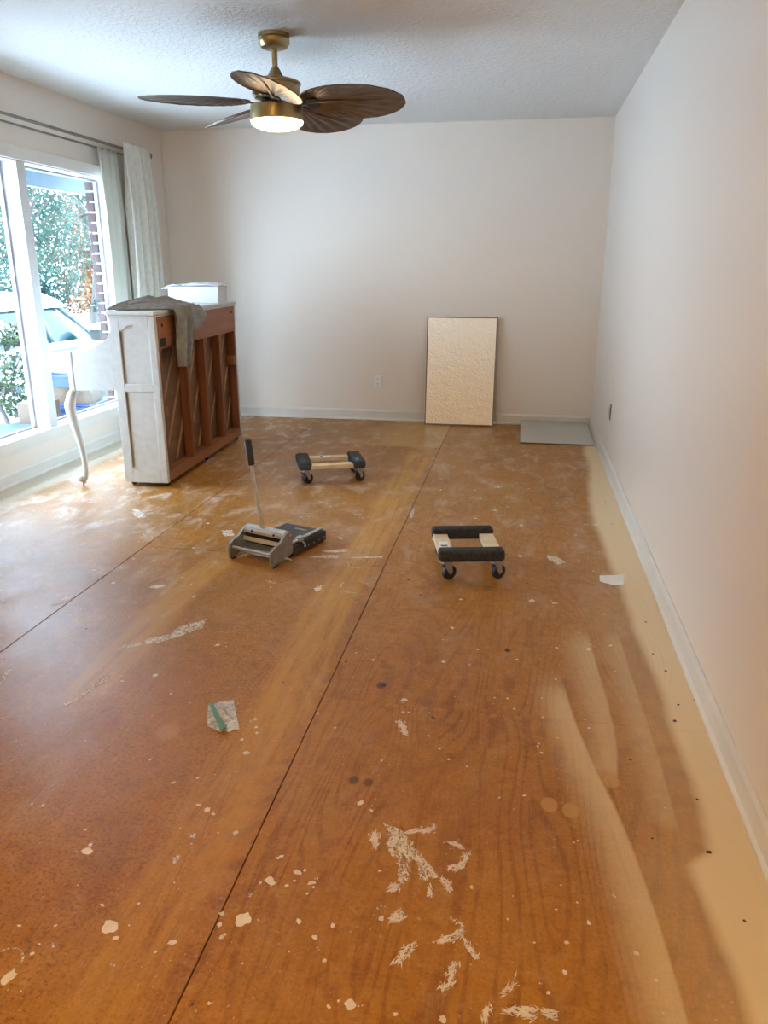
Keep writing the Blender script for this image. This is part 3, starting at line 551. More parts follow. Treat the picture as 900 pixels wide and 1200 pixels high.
# ------------------------------------------------------------------ ceiling fan
MAT['brass'] = plain('antique_brass', (.36, .27, .13), .34, .85, var=.12, sc=20)
def blade_mat():
    n = N('bronze_palm_leaf'); P = n.obj()
    f = n.noise(n.scale(P, (1, 4, 1)), 14, 4)
    n.set(Base_Color=n.mix(n.smooth(f, .3, .7), (.085, .050, .028), (.15, .092, .050)), Roughness=.40, Metallic=.25)
    return n.m
MAT['blade'] = blade_mat()
def lens_mat(name, st, col):
    n = N(name); n.set(Base_Color=(1, 1, 1), Emission_Color=col, Emission_Strength=st); return n.m
MAT['lens'] = lens_mat('lit_frosted_lens', 24.0, (1.0, .72, .42))
MAT['warm_lens'] = lens_mat('lit_warm_shade', 185.0, (1.0, .74, .36))  # warm glow of the assumed, unseen lamp behind the camera
fan = thing('ceiling_fan', 'brass ceiling fan with five palm leaf blades and a lit lamp', 'ceiling fan', (-1.306, 4.26, 0))
obj('canopy', lathe(bmesh.new(), [(.079, H), (.080, 2.422), (.075, 2.420), (.075, 2.415), (.080, 2.413), (.078, 2.396), (.068, 2.384), (.066, 2.379), (.050, 2.372), (.02, 2.371)]), 'brass', fan, smooth=True, autosmooth=40)
obj('downrod', lathe(bmesh.new(), [(.014, 2.375), (.014, 2.26)], 16), 'brass', fan, smooth=True, autosmooth=40)
obj('motor_housing', lathe(bmesh.new(), [(.018, 2.29), (.022, 2.285), (.040, 2.252), (.042, 2.248), (.085, 2.238), (.122, 2.226), (.130, 2.220), (.130, 2.212), (.121, 2.208), (.121, 2.165), (.110, 2.150), (.055, 2.147)], 40), 'brass', fan, smooth=True, autosmooth=40)
obj('flywheel', lathe(bmesh.new(), [(.07, 2.147), (.075, 2.14), (.075, 2.124), (.06, 2.119)], 24), 'black_iron', fan, smooth=True, autosmooth=40)
kit = obj('light_kit', lathe(bmesh.new(), [(.05, 2.119), (.128, 2.117), (.134, 2.112), (.137, 2.050), (.135, 2.042), (.12, 2.040)], 40), 'brass', fan, smooth=True, autosmooth=40)
L(obj('lamp_lens', lathe(bmesh.new(), [(.134, 2.042), (.130, 2.030), (.112, 2.016), (.08, 2.006), (.04, 2.001), (.001, 2.0)], 40), 'lens', fan, smooth=True), 'glowing white frosted lens')
def palm():
    bm = bmesh.new(); NP, NT = 84, 8; a, bb, cx = .275, .168, .235   # ellipse about cx, pleats fan out from a point near its root
    rows = []
    for i in range(NP):
        ph = -math.pi + 2 * math.pi * i / NP
        dx, dy = math.cos(ph), math.sin(ph)
        A = (dx / a) ** 2 + (dy / bb) ** 2; Bq = -2 * cx * dx / a ** 2; Cq = (cx / a) ** 2 - 1
        rho = (-Bq + math.sqrt(Bq * Bq - 4 * A * Cq)) / (2 * A)
        rho *= 1 + (.003 if i % 2 else -.003)
        row = []
        for t in range(1, NT + 1):
            q = t / NT; r = rho * q
            x, y = .135 + .04 + r * dx, r * dy
            z = (.0034 if i % 2 else -.0034) * min(1, q * 2.5) * (1 - .75 * q ** 4) - .030 * (y / bb) ** 2 * .5 - .018 * max(0, (x - .3) / .38) ** 2
            row.append(bm.verts.new((x, y, z)))
        rows.append(row)
    c = bm.verts.new((.175, 0, 0))
    for i in range(NP):
        r, s = rows[i], rows[(i + 1) % NP]; bm.faces.new((c, r[0], s[0]))
        for t in range(NT - 1): bm.faces.new((r[t], r[t + 1], s[t + 1], s[t]))
    bmesh.ops.recalc_face_normals(bm, faces=bm.faces[:])
    return bm
bl = None
for k in range(5):
    th = R_(-6 + 72 * k)
    m = Matrix.Rotation(th, 4, 'Z') @ Matrix.Rotation(R_(-16), 4, 'X')
    if bl is None:
        bl = obj('blade', palm(), 'blade', fan); solid(bl, .006); o = bl
        rib = obj('midrib', tube(bmesh.new(), [(.17, 0, -.004), (.35, 0, -.008), (.56, 0, -.013)], [.009, .006, .002], 8), 'blade', o, smooth=True)
        ir = obj('blade_iron', box(box(bmesh.new(), .06, .20, -.014, .014, -.010, -.004, bev=.002), .17, .23, -.04, .04, -.012, -.006, bev=.002), 'black_iron', o)
    else: o = copy_tree(bl, fan)
    o.matrix_local = Matrix.Translation((0, 0, 2.128)) @ m

# assumed second lamp, unseen behind the camera, added to warm near wall and floor
cl_ = thing('ceiling_lamp', 'round flush ceiling lamp behind the photographer', 'lamp', (-1.2, -.9, 0))
obj('lamp_base', lathe(bmesh.new(), [(.17, H), (.175, 2.425), (.17, 2.405), (.10, 2.403)], 32), 'brass', cl_, smooth=True, autosmooth=40)
obj('lamp_shade', lathe(bmesh.new(), [(.16, 2.404), (.158, 2.385), (.13, 2.35), (.08, 2.33), (.001, 2.322)], 32), 'warm_lens', cl_, smooth=True)

# ------------------------------------------------------------------ curtains and double rod
MAT['curtain'] = plain('cream_linen_curtain', (.66, .64, .56), .85, var=.06, sc=30, bump=.35, bsc=300, bd=.002)
def sheer_mat():
    n = N('cream_lining_curtain'); P = n.obj()
    tl = n.new('ShaderNodeBsdfTranslucent'); tl.inputs[0].default_value = (.60, .59, .53, 1)
    mx = n.new('ShaderNodeMixShader'); mx.inputs[0].default_value = .22
    n.set(Base_Color=(.66, .65, .57), Roughness=.9); n.bump(n.noise(P, 300, 3), .3, .002)
    n.t.links.new(n.b.outputs[0], mx.inputs[1]); n.t.links.new(tl.outputs[0], mx.inputs[2]); n.t.links.new(mx.outputs[0], n.out.inputs[0])
    return n.m
MAT['sheer'] = sheer_mat()
MAT['rod'] = plain('dark_bronze_rod', (.24, .20, .15), .35, .7)
def curtain(name, x, y0, y1, z0, z1, folds, amp, mat, label, flare=0.0, off=.024):
    def f(u, v):
        z = z1 + (z0 - z1) * v; n1 = noise.noise(Vector((u * 4, v * 1.5, folds)))
        a = amp * (.30 + .70 * min(1, v * 5)) * (1 + .3 * n1)
        y = y0 + (y1 - y0) * u + flare * v * (u - .15) + .010 * math.sin(2 * math.pi * folds * u * 1.0 + 1 + 2 * v) * v
        sn = math.sin(2 * math.pi * (folds * u + .35 * n1 + .15 * v)); sn = (abs(sn) ** .7) * (1 if sn > 0 else -1)
        return (x + off + a * sn + .005 * math.sin(37 * u + 3 * v), y, z)
    o = obj(name, grid(bmesh.new(), int(folds * 16), 40, f), mat, smooth=True)
    solid(o, .0025); return tag(o, label, 'curtain')
curtain('curtain', XL + .118, 5.865, 6.325, .10, 2.215, 4.5, .038, 'curtain', 'gathered cream linen curtain hanging nearest the corner', .09)
curtain('curtain', XL + .050, 5.655, 5.95, .10, 2.160, 3.5, .020, 'sheer', 'thin cream inner curtain hanging against the window edge', .03, .008)
curtain('curtain', XL + .118, 3.245, 3.685, .10, 2.215, 5, .036, 'curtain', 'gathered cream linen curtain at the near end of the window', -.04)
rod = thing('curtain_rod', 'dark bronze double curtain rod above the picture window', 'curtain rod', (0, 0, 0))
obj('front_rod', tube(bmesh.new(), [(XL + .118, 3.235, 2.175), (XL + .118, 6.335, 2.175)], .0105, 12), 'rod', rod, smooth=True, autosmooth=40)
obj('inner_rod', tube(bmesh.new(), [(XL + .050, 3.27, 2.150), (XL + .050, 6.30, 2.150)], .007, 10), 'rod', rod, smooth=True, autosmooth=40)
for y in (3.235, 6.335):
    obj('finial', lathe(bmesh.new(), [(.010, 0), (.027, .006), (.030, .015), (.022, .026), (.002, .030)], 18), 'rod', rod, smooth=True, loc=(XL + .118, y, 2.175), rot=(R_(-90 if y > 4 else 90), 0, 0))
for y in (3.29, 6.28):
    b = bmesh.new(); box(b, XL + .001, XL + .13, y - .006, y + .006, 2.155, 2.162); box(b, XL + .001, XL + .006, y - .012, y + .012, 2.12, 2.19)
    obj('bracket', b, 'rod', rod)

# ------------------------------------------------------------------ moving dollies
MAT['pine'] = wood('pale_pine', (.66, .52, .33), (.78, .64, .44), 1, .55, 12)
MAT['carpet'] = plain('charcoal_carpet_pad', (.030, .032, .036), .95, var=.3, sc=60, bump=.6, bsc=350, bd=.003)
MAT['carpet_blue'] = plain('slate_carpet_pad', (.048, .058, .072), .95, var=.25, sc=60, bump=.6, bsc=350, bd=.003)
MAT['rubber'] = plain('black_rubber', (.015, .015, .016), .55)
MAT['paper'] = plain('white_paper', (.80, .79, .76), .7, var=.03)
MAT['ink'] = plain('grey_print_ink', (.12, .12, .13), .6)
def dolly(label, loc, rz, Lr, Wb, cmat, railw, barw, swivel):
    d = thing('moving_dolly', label, 'dolly', loc, rz, None)
    for s in (-1, 1):                                       # rails run along local x
        yc = s * (Wb / 2 - railw / 2 - .004)
        r = obj('rail', B(-Lr / 2 + .004, Lr / 2 - .004, yc - railw / 2, yc + railw / 2, .100, .124, bev=.002), 'pine', d)
        if s == 1:
            st = obj('sticker', B(-.06, .012, yc - .022, yc + .022, .1242, .1246), 'paper', r)
            obj('print', B(-.055, -.035, yc - .015, yc + .015, .1246, .1249), 'ink', st)
    for s in (-1, 1):
        xc = s * (Lr / 2 - barw / 2)
        obj('padded_bar', B(xc - barw / 2, xc + barw / 2, -Wb / 2, Wb / 2, .094, .147, bev=.014, seg=3), cmat, d, smooth=True)
        for q in (-1, 1):
            c = obj('caster_plate', B(-.028, .028, -.022, .022, .084, .0945), 'steel', d, loc=(xc - s * .004, q * (Wb / 2 - .035), 0), rot=(0, 0, swivel))
            fk = bmesh.new()
            for e in (-1, 1): prism(fk, [(-.020, .0838), (.020, .0838), (.026, .035), (.012, .026), (.006, .035)], e * .0165 - .0015, e * .0165 + .0015, 'xz')
            obj('caster_fork', fk, 'steel', c)
            obj('wheel', lathe(bmesh.new(), [(.006, -.0125), (.029, -.0125), (.0335, -.009), (.0335, .009), (.029, .0125), (.006, .0125)], 22), 'rubber', c, smooth=True, autosmooth=35, loc=(.018, 0, .0337), rot=(R_(90), 0, 0))
    return d
dolly('pine furniture dolly with slate carpet pads near the piano', (-1.192, 4.777, 0), R_(20.5), .43, .285, 'carpet_blue', .062, .085, R_(35))
dolly('pine furniture dolly with black padded bars in mid floor', (-.200, 3.342, 0), R_(12 + 90), .365, .29, 'carpet', .066, .068, R_(-60))

# ------------------------------------------------------------------ laminate cutter
MAT['alu'] = plain('brushed_aluminium', (.56, .56, .54), .34, .9, var=.08, sc=40)
MAT['alu_dark'] = plain('dull_cast_aluminium', (.34, .34, .33), .42, .85, var=.1, sc=30)
MAT['black_plastic'] = plain('black_plastic', (.022, .022, .024), .42)
ct = thing('flooring_cutter', 'aluminium laminate flooring cutter with black table and upright lever handle', 'cutter', (-1.315, 3.246, 0), R_(-20))
CW = .255
prof = [(0, .012), (.012, .004), (.050, .004), (.060, .018), (.120, .020), (.165, .030), (.172, .120), (.160, .138), (.130, .140), (.105, .126), (.075, .104), (.035, .094), (.010, .082), (0, .062)]
for x0 in (0, CW - .012):
    sp = obj('side_plate', prism(bmesh.new(), prof, x0, x0 + .012, 'yz'), 'alu_dark', ct)
    obj('rubber_foot', B(x0 - .001, x0 + .013, .016, .044, .0, .008), 'rubber', sp)
    for (py, pz) in ((.025, .030), (.150, .120)):
        obj('bolt', lathe(bmesh.new(), [(.007, 0), (.007, .003), (.003, .005)], 8), 'steel', sp, loc=(x0 + (.012 if x0 else 0), py, pz), rot=(0, R_(90 if x0 else -90), 0))
rm = bmesh.new(); prism(rm, [(.010, .02), (.020, .013), (.12, .016), (.12, .024)], CW + .0001, CW + .004, 'yz'); obj('scale_plate', rm, 'alu_dark', ct)
tub = lambda nm, a, c, r, m: obj(nm, tube(bmesh.new(), [a, c], r, 14), m, ct, smooth=True, autosmooth=40)
tub('front_rod', (.012, .024, .060), (CW - .012, .024, .060), .0065, 'alu')
obj('clamp_bar', prism(bmesh.new(), [(.098, .074), (.106, .072), (.112, .090), (.104, .094)], .013, CW - .013, 'yz'), 'alu', ct)
tub('side_rod', (.022, .03, .014), (.022, .16, .014), .005, 'alu')
tub('side_rod', (CW - .022, .03, .014), (CW - .022, .16, .014), .005, 'alu')
obj('top_bar', prism(bmesh.new(), [(.106, .112), (.108, .124), (.118, .137), (.134, .144), (.150, .142), (.160, .132), (.163, .112), (.150, .106)], .012, CW - .012, 'yz'), 'alu', ct)
obj('blade', prism(bmesh.new(), [(.112, .060), (.116, .060), (.120, .110), (.112, .110)], .016, CW - .016, 'yz'), 'black_iron', ct)  # coloured black to give the shaded gap under the top bar
obj('blade_tray', prism(bmesh.new(), [(.070, .022), (.128, .050), (.128, .054), (.066, .026)], .013, CW - .013, 'yz'), 'alu', ct)
obj('table', B(.002, CW - .004, .174, .455, .006, .056, bev=.004), 'black_plastic', ct)
obj('hand_slot', B(.095, .165, .395, .412, .0558, .0566), 'alu_dark', ct)
tub('fence_rod', (CW - .026, .165, .066), (CW - .026, .448, .066), .008, 'alu')
cl2 = obj('fence_clamp', B(CW - .038, CW - .012, .235, .275, .057, .080, bev=.003), 'alu', ct)
obj('clamp_knob', tube(bmesh.new(), [(CW - .012, .25, .066), (CW + .012, .25, .050), (CW + .012, .25, .036)], [.004, .005, .006], 8), 'steel', cl2)
obj('wing_nut', tube(bmesh.new(), [(CW + .001, .10, .024), (CW + .018, .11, .020), (CW + .030, .12, .012)], [.005, .004, .005], 8), 'steel', ct)
hb, ht = Vector((.100, .135, .135)), Vector((.058, .115, .565))
hd = obj('lever_handle', tube(bmesh.new(), [hb, hb + (ht - hb) * .75], .0085, 14), 'alu', ct, smooth=True, autosmooth=40)
L(obj('grip', tube(bmesh.new(), [hb + (ht - hb) * t for t in (.72, .73, .80, .99, 1.0)], [.012, .0155, .0165, .0165, .012], 14), 'rubber', hd, smooth=True), 'black rubber grip')
for x0 in (.06, .19):
    obj('bolt', lathe(bmesh.new(), [(.006, 0), (.006, .003), (.002, .005)], 8), 'black_iron', ct, loc=(x0, .109, .122), rot=(R_(70), 0, 0))
for i in range(4):
    obj('screw', lathe(bmesh.new(), [(.004, 0), (.004, .002)], 8), 'steel', ct, loc=(CW - .004, .30 + .045 * i, .025), rot=(0, R_(90), 0))
tub('table_leg', (CW - .02, .20, 0), (CW - .02, .20, .008), .008, 'rubber')
tub('table_leg', (CW - .02, .44, 0), (CW - .02, .44, .008), .008, 'rubber')
tub('table_leg', (.02, .44, 0), (.02, .44, .008), .008, 'rubber')

# ------------------------------------------------------------------ foil board, grey sheet, outlets
def foil_mat():
    n = N('crinkled_foil_facing'); P = n.obj()
    n.set(Base_Color=(.88, .83, .72), Metallic=.95, Roughness=.30)
    h = n.M('ADD', n.noise(P, 55, 4, .6, .3), n.M('MULTIPLY', n.noise(P, 16, 3), .8)); n.bump(h, .75, .012)
    return n.m
MAT['foil'] = foil_mat()
MAT['tape'] = plain('dark_grey_edge_tape', (.16, .155, .145), .5, .3)
fb = thing('insulation_board', 'foil faced insulation board leaning upright against the back wall', 'board', (-.507, 6.700, .004))
fb.rotation_euler = (R_(-6.9), 0, R_(1.0))
obj('core', B(-.298, .298, .002, .026, .002, .920), 'tape', fb)
obj('foil_face', grid(bmesh.new(), 30, 44, lambda u, v: (-.291 + .582 * u, -.0012 - .0016 * noise.noise(Vector((u * 9, v * 13, 0))), .008 + .905 * v)), 'foil', fb, smooth=True)
for a in ((-.300, -.290, 0, .922), (.290, .300, 0, .922)): obj('edge_tape', B(a[0], a[1], -.0005, .0275, a[2], a[3]), 'tape', fb)
obj('edge_tape', B(-.29, .29, -.0005, .0275, .914, .922), 'tape', fb)
obj('edge_tape', B(-.29, .29, -.0005, .0275, 0, .006), 'tape', fb)
MAT['grey_sheet'] = plain('grey_sheet_metal', (.55, .54, .50), .34, .3, var=.03, sc=3)
MAT['dark_edge'] = plain('dark_sheet_edge', (.06, .06, .06), .5)
gs = thing('flat_grey_sheet', 'thin grey sheet lying on the floor in the right back corner', 'sheet', (.314, 6.065, .003))
gs.rotation_euler = (R_(2.3), 0, R_(.3))
obj('sheet_face', B(-.284, .284, 0, .750, .004, .0085), 'grey_sheet', gs)
obj('sheet_backing', B(-.284, .284, 0.001, .750, 0, .0039), 'dark_edge', gs)  # dark layer painting in the thin shadow under the sheet
MAT['outlet'] = plain('white_outlet_plastic', (.78, .77, .74), .4, var=.02)
ol = thing('wall_outlet', 'white electrical outlet low on the back wall', 'outlet', (-1.252, YB, .348))
obj('cover_plate', B(-.036, .036, -.006, 0, -.058, .058, bev=.003), 'outlet', ol)
for z in (-.022, .022):
    rc = obj('receptacle', B(-.017, .017, -.0075, -.0058, z - .014, z + .014, bev=.0008, seg=1), 'outlet', ol)
    for x in (-.006, .006): obj('slot', B(x - .0015, x + .0015, -.0079, -.0074, z - .003, z + .006), 'dark_edge', rc)
    obj('ground_hole', B(-.002, .002, -.0079, -.0074, z - .011, z - .007), 'dark_edge', rc)
ob = thing('open_outlet_box', 'uncovered dark outlet box in the right wall near the corner', 'outlet', (XR, 5.46, .375))
b = bmesh.new()
for a in ((-.028, -.024, -.052, .052), (.024, .028, -.052, .052), (-.024, .024, -.052, -.048), (-.024, .024, .048, .052)): box(b, -.004, -.0002, a[0], a[1], a[2], a[3])
obj('box_rim', b, 'dark_edge', ob)
obj('box_back', B(-.0015, -.0003, -.024, .024, -.048, .048), 'black_iron', ob)
obj('receptacle', B(-.010, -.0016, -.016, .016, -.034, .034, bev=.002), 'steel', ob)
obj('yoke', B(-.006, -.0016, -.008, .008, -.047, .047), 'steel', ob)

# ------------------------------------------------------------------ small litter on the floor
def bag_mat():
    n = N('clear_plastic_film'); P = n.obj()
    f = n.noise(P, 60, 4, .6, .6)
    n.set(Base_Color=(.80, .82, .82), Roughness=.22, Alpha=n.smooth(f, .25, .75, .35, .85)); n.bump(f, .6, .01)
    return n.m
MAT['bag'] = bag_mat()
MAT['green'] = plain('green_zip_strip', (.085, .23, .155), .35)
def sheet_from(pts, z0, amp, sc, seed, sub=3):
    bm = bmesh.new(); c = Vector((sum(p[0] for p in pts) / len(pts), sum(p[1] for p in pts) / len(pts)))
    bm.faces.new([bm.verts.new((p[0] - c.x, p[1] - c.y, 0)) for p in pts]); bmesh.ops.triangulate(bm, faces=bm.faces[:])
    bmesh.ops.subdivide_edges(bm, edges=bm.edges[:], cuts=sub, use_grid_fill=True)
    bmesh.ops.subdivide_edges(bm, edges=bm.edges[:], cuts=1, use_grid_fill=True)
    for v in bm.verts: v.co.z = z0 + amp * abs(noise.noise(Vector((v.co.x * sc, v.co.y * sc, seed))))
    bmesh.ops.recalc_face_normals(bm, faces=bm.faces[:])
    return bm, c
bm, c = sheet_from(BAG, .0015, .020, 26, 3.3)
bag = obj('zip_bag', bm, 'bag', loc=(c.x, c.y, 0)); tag(bag, 'small clear plastic zip bag with green strip on the floor', 'bag')
bm, c2 = sheet_from(STRIPE, .013, .004, 30, 1)
solid(obj('zip_strip', bm, 'green', bag, loc=(c2.x - c.x, c2.y - c.y, 0)), .002)
bm, c = sheet_from(SCRAP, .0015, .010, 12, 5.0)
tag(obj('paper_scrap', bm, 'paper', loc=(c.x, c.y, 0)), 'torn scrap of white paper on the floor beside the overspray', 'paper')

# ------------------------------------------------------------------ outside: porch, eave, brick, car, trees
MAT['snow'] = plain('fresh_snow', (.86, .89, .92), .7, var=.03, bump=.5, bsc=14, bd=.02)
MAT['concrete'] = plain('wet_porch_concrete', (.20, .20, .20), .6, var=.2)
MAT['eave_paint'] = plain('pale_blue_white_soffit_paint', (.26, .33, .38), .6, var=.03)
MAT['brick'] = plain('dark_red_brick', (.055, .02, .016), .85, var=.25, sc=9, bump=.4)
MAT['mortar'] = plain('pale_mortar', (.50, .48, .45), .9, var=.05)
gr = struct('ground', grid(bmesh.new(), 40, 40, lambda u, v: (-60 + (56.5) * u, -18 + 78 * v, GZ + .10 * noise.noise(Vector((u * 22, v * 30, 0))))), 'snow', smooth=True)
tag(gr, 'snow covered front garden outside the window', 'ground')
tag(struct('porch', B(-5.1, XL - T - .01, 0, 10.5, GZ - .1, -.16), 'concrete'), 'concrete porch slab outside the picture window', 'porch')
tag(struct('porch_snow', grid(bmesh.new(), 12, 60, lambda u, v: (-5.12 + 1.60 * u, .02 + 10.46 * v, -.185 + .03 * min(1, 6 * u, 6 * (1 - u)) + .018 * noise.noise(Vector((u * 6, v * 40, 2))) + .015)), 'snow', smooth=True), 'thin snow blown over the porch slab', 'snow')  # snow layer added to bounce more daylight up through the window
tag(struct('roof_eave', box(B(-3.80, XL - T, -2, 11, 2.03, 2.25), -3.86, -3.80, -2, 11, 1.925, 2.30), 'eave_paint'), 'pale blue porch soffit above the window', 'roof eave')
# brick veneer beside the window
bk = obj('veneer_backing', B(XL - .19, XL - T - .001, 5.905, 7.4, -.30, 2.02), 'mortar', wall_left)
me = None
for r in range(31):
    z = -.29 + r * .075; off = 0 if r % 2 else .105
    for k in range(3):
        y = 5.885 + k * .21 - (0 if k == 0 else off); ln = (.20 - (off if k == 0 else 0))
        bb = B(XL - .205, XL - T - .003, y, y + ln, z, z + .060, bev=.004, seg=1)
        obj('brick', bb, 'brick', wall_left)

# car under snow
MAT['car_paint'] = plain('teal_grey_car_paint', (.025, .045, .055), .35, .0, var=.05)
def car_glass():
    n = N('tinted_car_glass'); n.set(Base_Color=(.003, .02, .024), Roughness=.12, Specular_IOR_Level=.25); return n.m
MAT['car_glass'] = car_glass()
MAT['tyre'] = plain('tyre_rubber', (.02, .02, .02), .8)
car = thing('parked_car', 'snow covered teal grey car parked outside the window', 'car', (-6.75, 9.35, GZ), 0)
Lc = 2.35
def sect(hw, zb, zt, y):                                     # lower body section
    return [(-hw * .93, y, zb), (-hw, y, zb + (zt - zb) * .35), (-hw, y, zb + (zt - zb) * .75), (-hw * .93, y, zt), (0, y, zt + .03), (hw * .93, y, zt), (hw, y, zb + (zt - zb) * .75), (hw, y, zb + (zt - zb) * .35), (hw * .93, y, zb)]
st = [(-2.35, .78, .40, .86), (-2.25, .86, .30, .98), (-1.6, .90, .24, 1.02), (-.4, .91, .22, 1.00), (.7, .91, .22, .98), (1.15, .90, .22, .97), (1.8, .87, .24, .90), (2.2, .80, .28, .80), (2.35, .68, .38, .70)]
obj('body', loft(bmesh.new(), [sect(hw, zb, zt, y) for y, hw, zb, zt in st]), 'car_paint', car, smooth=True, autosmooth=50)
def gh(y0, hw0, z0): return [(-hw0, y0, z0), (hw0, y0, z0)]
base = [(-2.05, .78), (-1.2, .80), (-.1, .81), (.55, .81), (1.05, .74)]
top = [(-1.55, .62), (-1.1, .66), (-.2, .67), (.10, .66), (.32, .60)]
ZB, ZT = 1.0, 1.50
rings = []
for (yb_, hb_), (yt_, h_) in zip(base, top):
    rings.append([(-hb_, yb_, ZB), (-h_, yt_, ZT), (h_, yt_, ZT), (hb_, yb_, ZB)])
obj('glasshouse', loft(bmesh.new(), rings), 'car_glass', car)
rb = grid(bmesh.new(), 12, 16, lambda u, v: ((-.66 + 1.32 * u), -1.56 + 1.90 * v, ZT + .05 * (1 - (2 * u - 1) ** 4) * (1 - (2 * v - 1) ** 6)))
solid(obj('roof', rb, 'car_paint', car, smooth=True), .03)
for s in (-1, 1):
    for i in (0, 1, 2, 4):
        (yb_, hb_), (yt_, h_) = base[i], top[i]
        obj('pillar', tube(bmesh.new(), [(s * hb_, yb_, ZB), (s * (hb_ + h_) / 2 * 1.01, (yb_ + yt_) / 2, (ZB + ZT) / 2), (s * h_, yt_, ZT)], .035 if i else .06, 8), 'car_paint', car, smooth=True)
    mr = obj('mirror', B(-.10, .10, -.06, .07, -.08, .08, bev=.03), 'tyre', car, loc=(s * 1.02, .66, 1.06))
    obj('mirror_snow', lathe(bmesh.new(), [(.11, 0), (.115, .03), (.09, .065), (.03, .08), (.001, .082)], 14), 'snow', mr, smooth=True, loc=(0, 0, .078))
    obj('door_snow', tube(bmesh.new(), [(s * .90, -1.9, 1.0), (s * .93, -.8, .995), (s * .93, .4, .985), (s * .90, 1.2, .965)], [.02, .045, .045, .02], 8), 'snow', car, smooth=True)
    for y in (-1.45, 1.45):
        wl_ = obj('wheel', lathe(bmesh.new(), [(.05, -.11), (.27, -.11), (.33, -.09), (.33, .09), (.27, .11), (.05, .11)], 24), 'tyre', car, smooth=True, autosmooth=35, loc=(s * .83, y, .33), rot=(0, R_(90), 0))
        obj('hubcap', lathe(bmesh.new(), [(.20, 0), (.19, .012), (.05, .02)], 16), 'steel', wl_, loc=(0, 0, s * .110), rot=(0 if s > 0 else R_(180), 0, 0))
def roof_snow(u, v):
    a = (2 * u - 1); c = (2 * v - 1)
    e = max(0, 1 - abs(a) ** 5) * max(0, 1 - abs(c) ** 7)
    y = -1.68 + 2.10 * v
    return (-.74 * 1 + 1.48 * u, y, ZT - .05 + .20 * e ** .45 + .03 * noise.noise(Vector((u * 4, v * 5, 1))))
obj('roof_snow', grid(bmesh.new(), 26, 34, roof_snow), 'snow', car, smooth=True)
def shield_snow(u, v):                                       # snow on windscreen
    hw = .62 + .12 * v; bul = .07 * (1 - (2 * u - 1) ** 6)
    return ((-hw + 2 * hw * u), .30 + .80 * v + bul * .5, ZT + .03 - .52 * v + bul + .02 * noise.noise(Vector((u * 4, v * 4, 5))))
obj('windscreen_snow', grid(bmesh.new(), 20, 16, shield_snow), 'snow', car, smooth=True)
obj('hood_snow', grid(bmesh.new(), 20, 16, lambda u, v: ((-.84 + 1.68 * u) * (1 - .12 * v), 1.02 + 1.25 * v, .93 - .22 * v ** 2 + .15 * (max(0, 1 - abs(2 * u - 1) ** 5) * max(0, 1 - abs(2 * v - 1) ** 6)) ** .5)), 'snow', car, smooth=True)

# trees and shrubs
MAT['bark'] = plain('dark_wet_bark', (.075, .06, .05), .9, var=.3, sc=20, bump=.8, bsc=30, bd=.02)
def leaf_mat(name, c1, c2):
    n = N(name); f = n.noise(n.pos(), 3.0, 3)
    n.set(Base_Color=n.mix(n.smooth(f, .35, .65), c1, c2), Roughness=.8, Specular_IOR_Level=.1)
    return n.m
MAT['leaf_willow'] = leaf_mat('grey_green_leaves', (.014, .046, .038), (.034, .062, .040))
MAT['leaf_orange'] = leaf_mat('orange_autumn_leaves', (.15, .052, .016), (.13, .066, .024))
MAT['leaf_yellow'] = leaf_mat('yellow_green_leaves', (.035, .055, .008), (.07, .065, .010))
MAT['leaf_dark'] = leaf_mat('dark_evergreen_needles', (.008, .022, .020), (.014, .035, .028))
MAT['leaf_shrub'] = leaf_mat('light_green_shrub_leaves', (.035, .06, .022), (.055, .08, .03))
def leaves(bm, rnd, c, r, cnt, size, droop=0.0):
    for k in range(cnt):
        while True:
            p = Vector((rnd.uniform(-1, 1), rnd.uniform(-1, 1), rnd.uniform(-1, 1)))
            if p.length <= 1: break
        q = Vector((c[0] + p.x * r[0], c[1] + p.y * r[1], c[2] + p.z * r[2]))
        a = Vector((rnd.gauss(0, 1), rnd.gauss(0, 1), rnd.gauss(0, 1) - droop * 2)).normalized(); e = a.orthogonal().normalized()
        e = Matrix.Rotation(rnd.uniform(0, 6.28), 3, a) @ e
        s = size * rnd.uniform(.6, 1.4); wd = s * (.25 if droop else .45)
        bm.faces.new([bm.verts.new(q - a * s * .5), bm.verts.new(q + e * wd), bm.verts.new(q + a * s * .5), bm.verts.new(q - e * wd)])
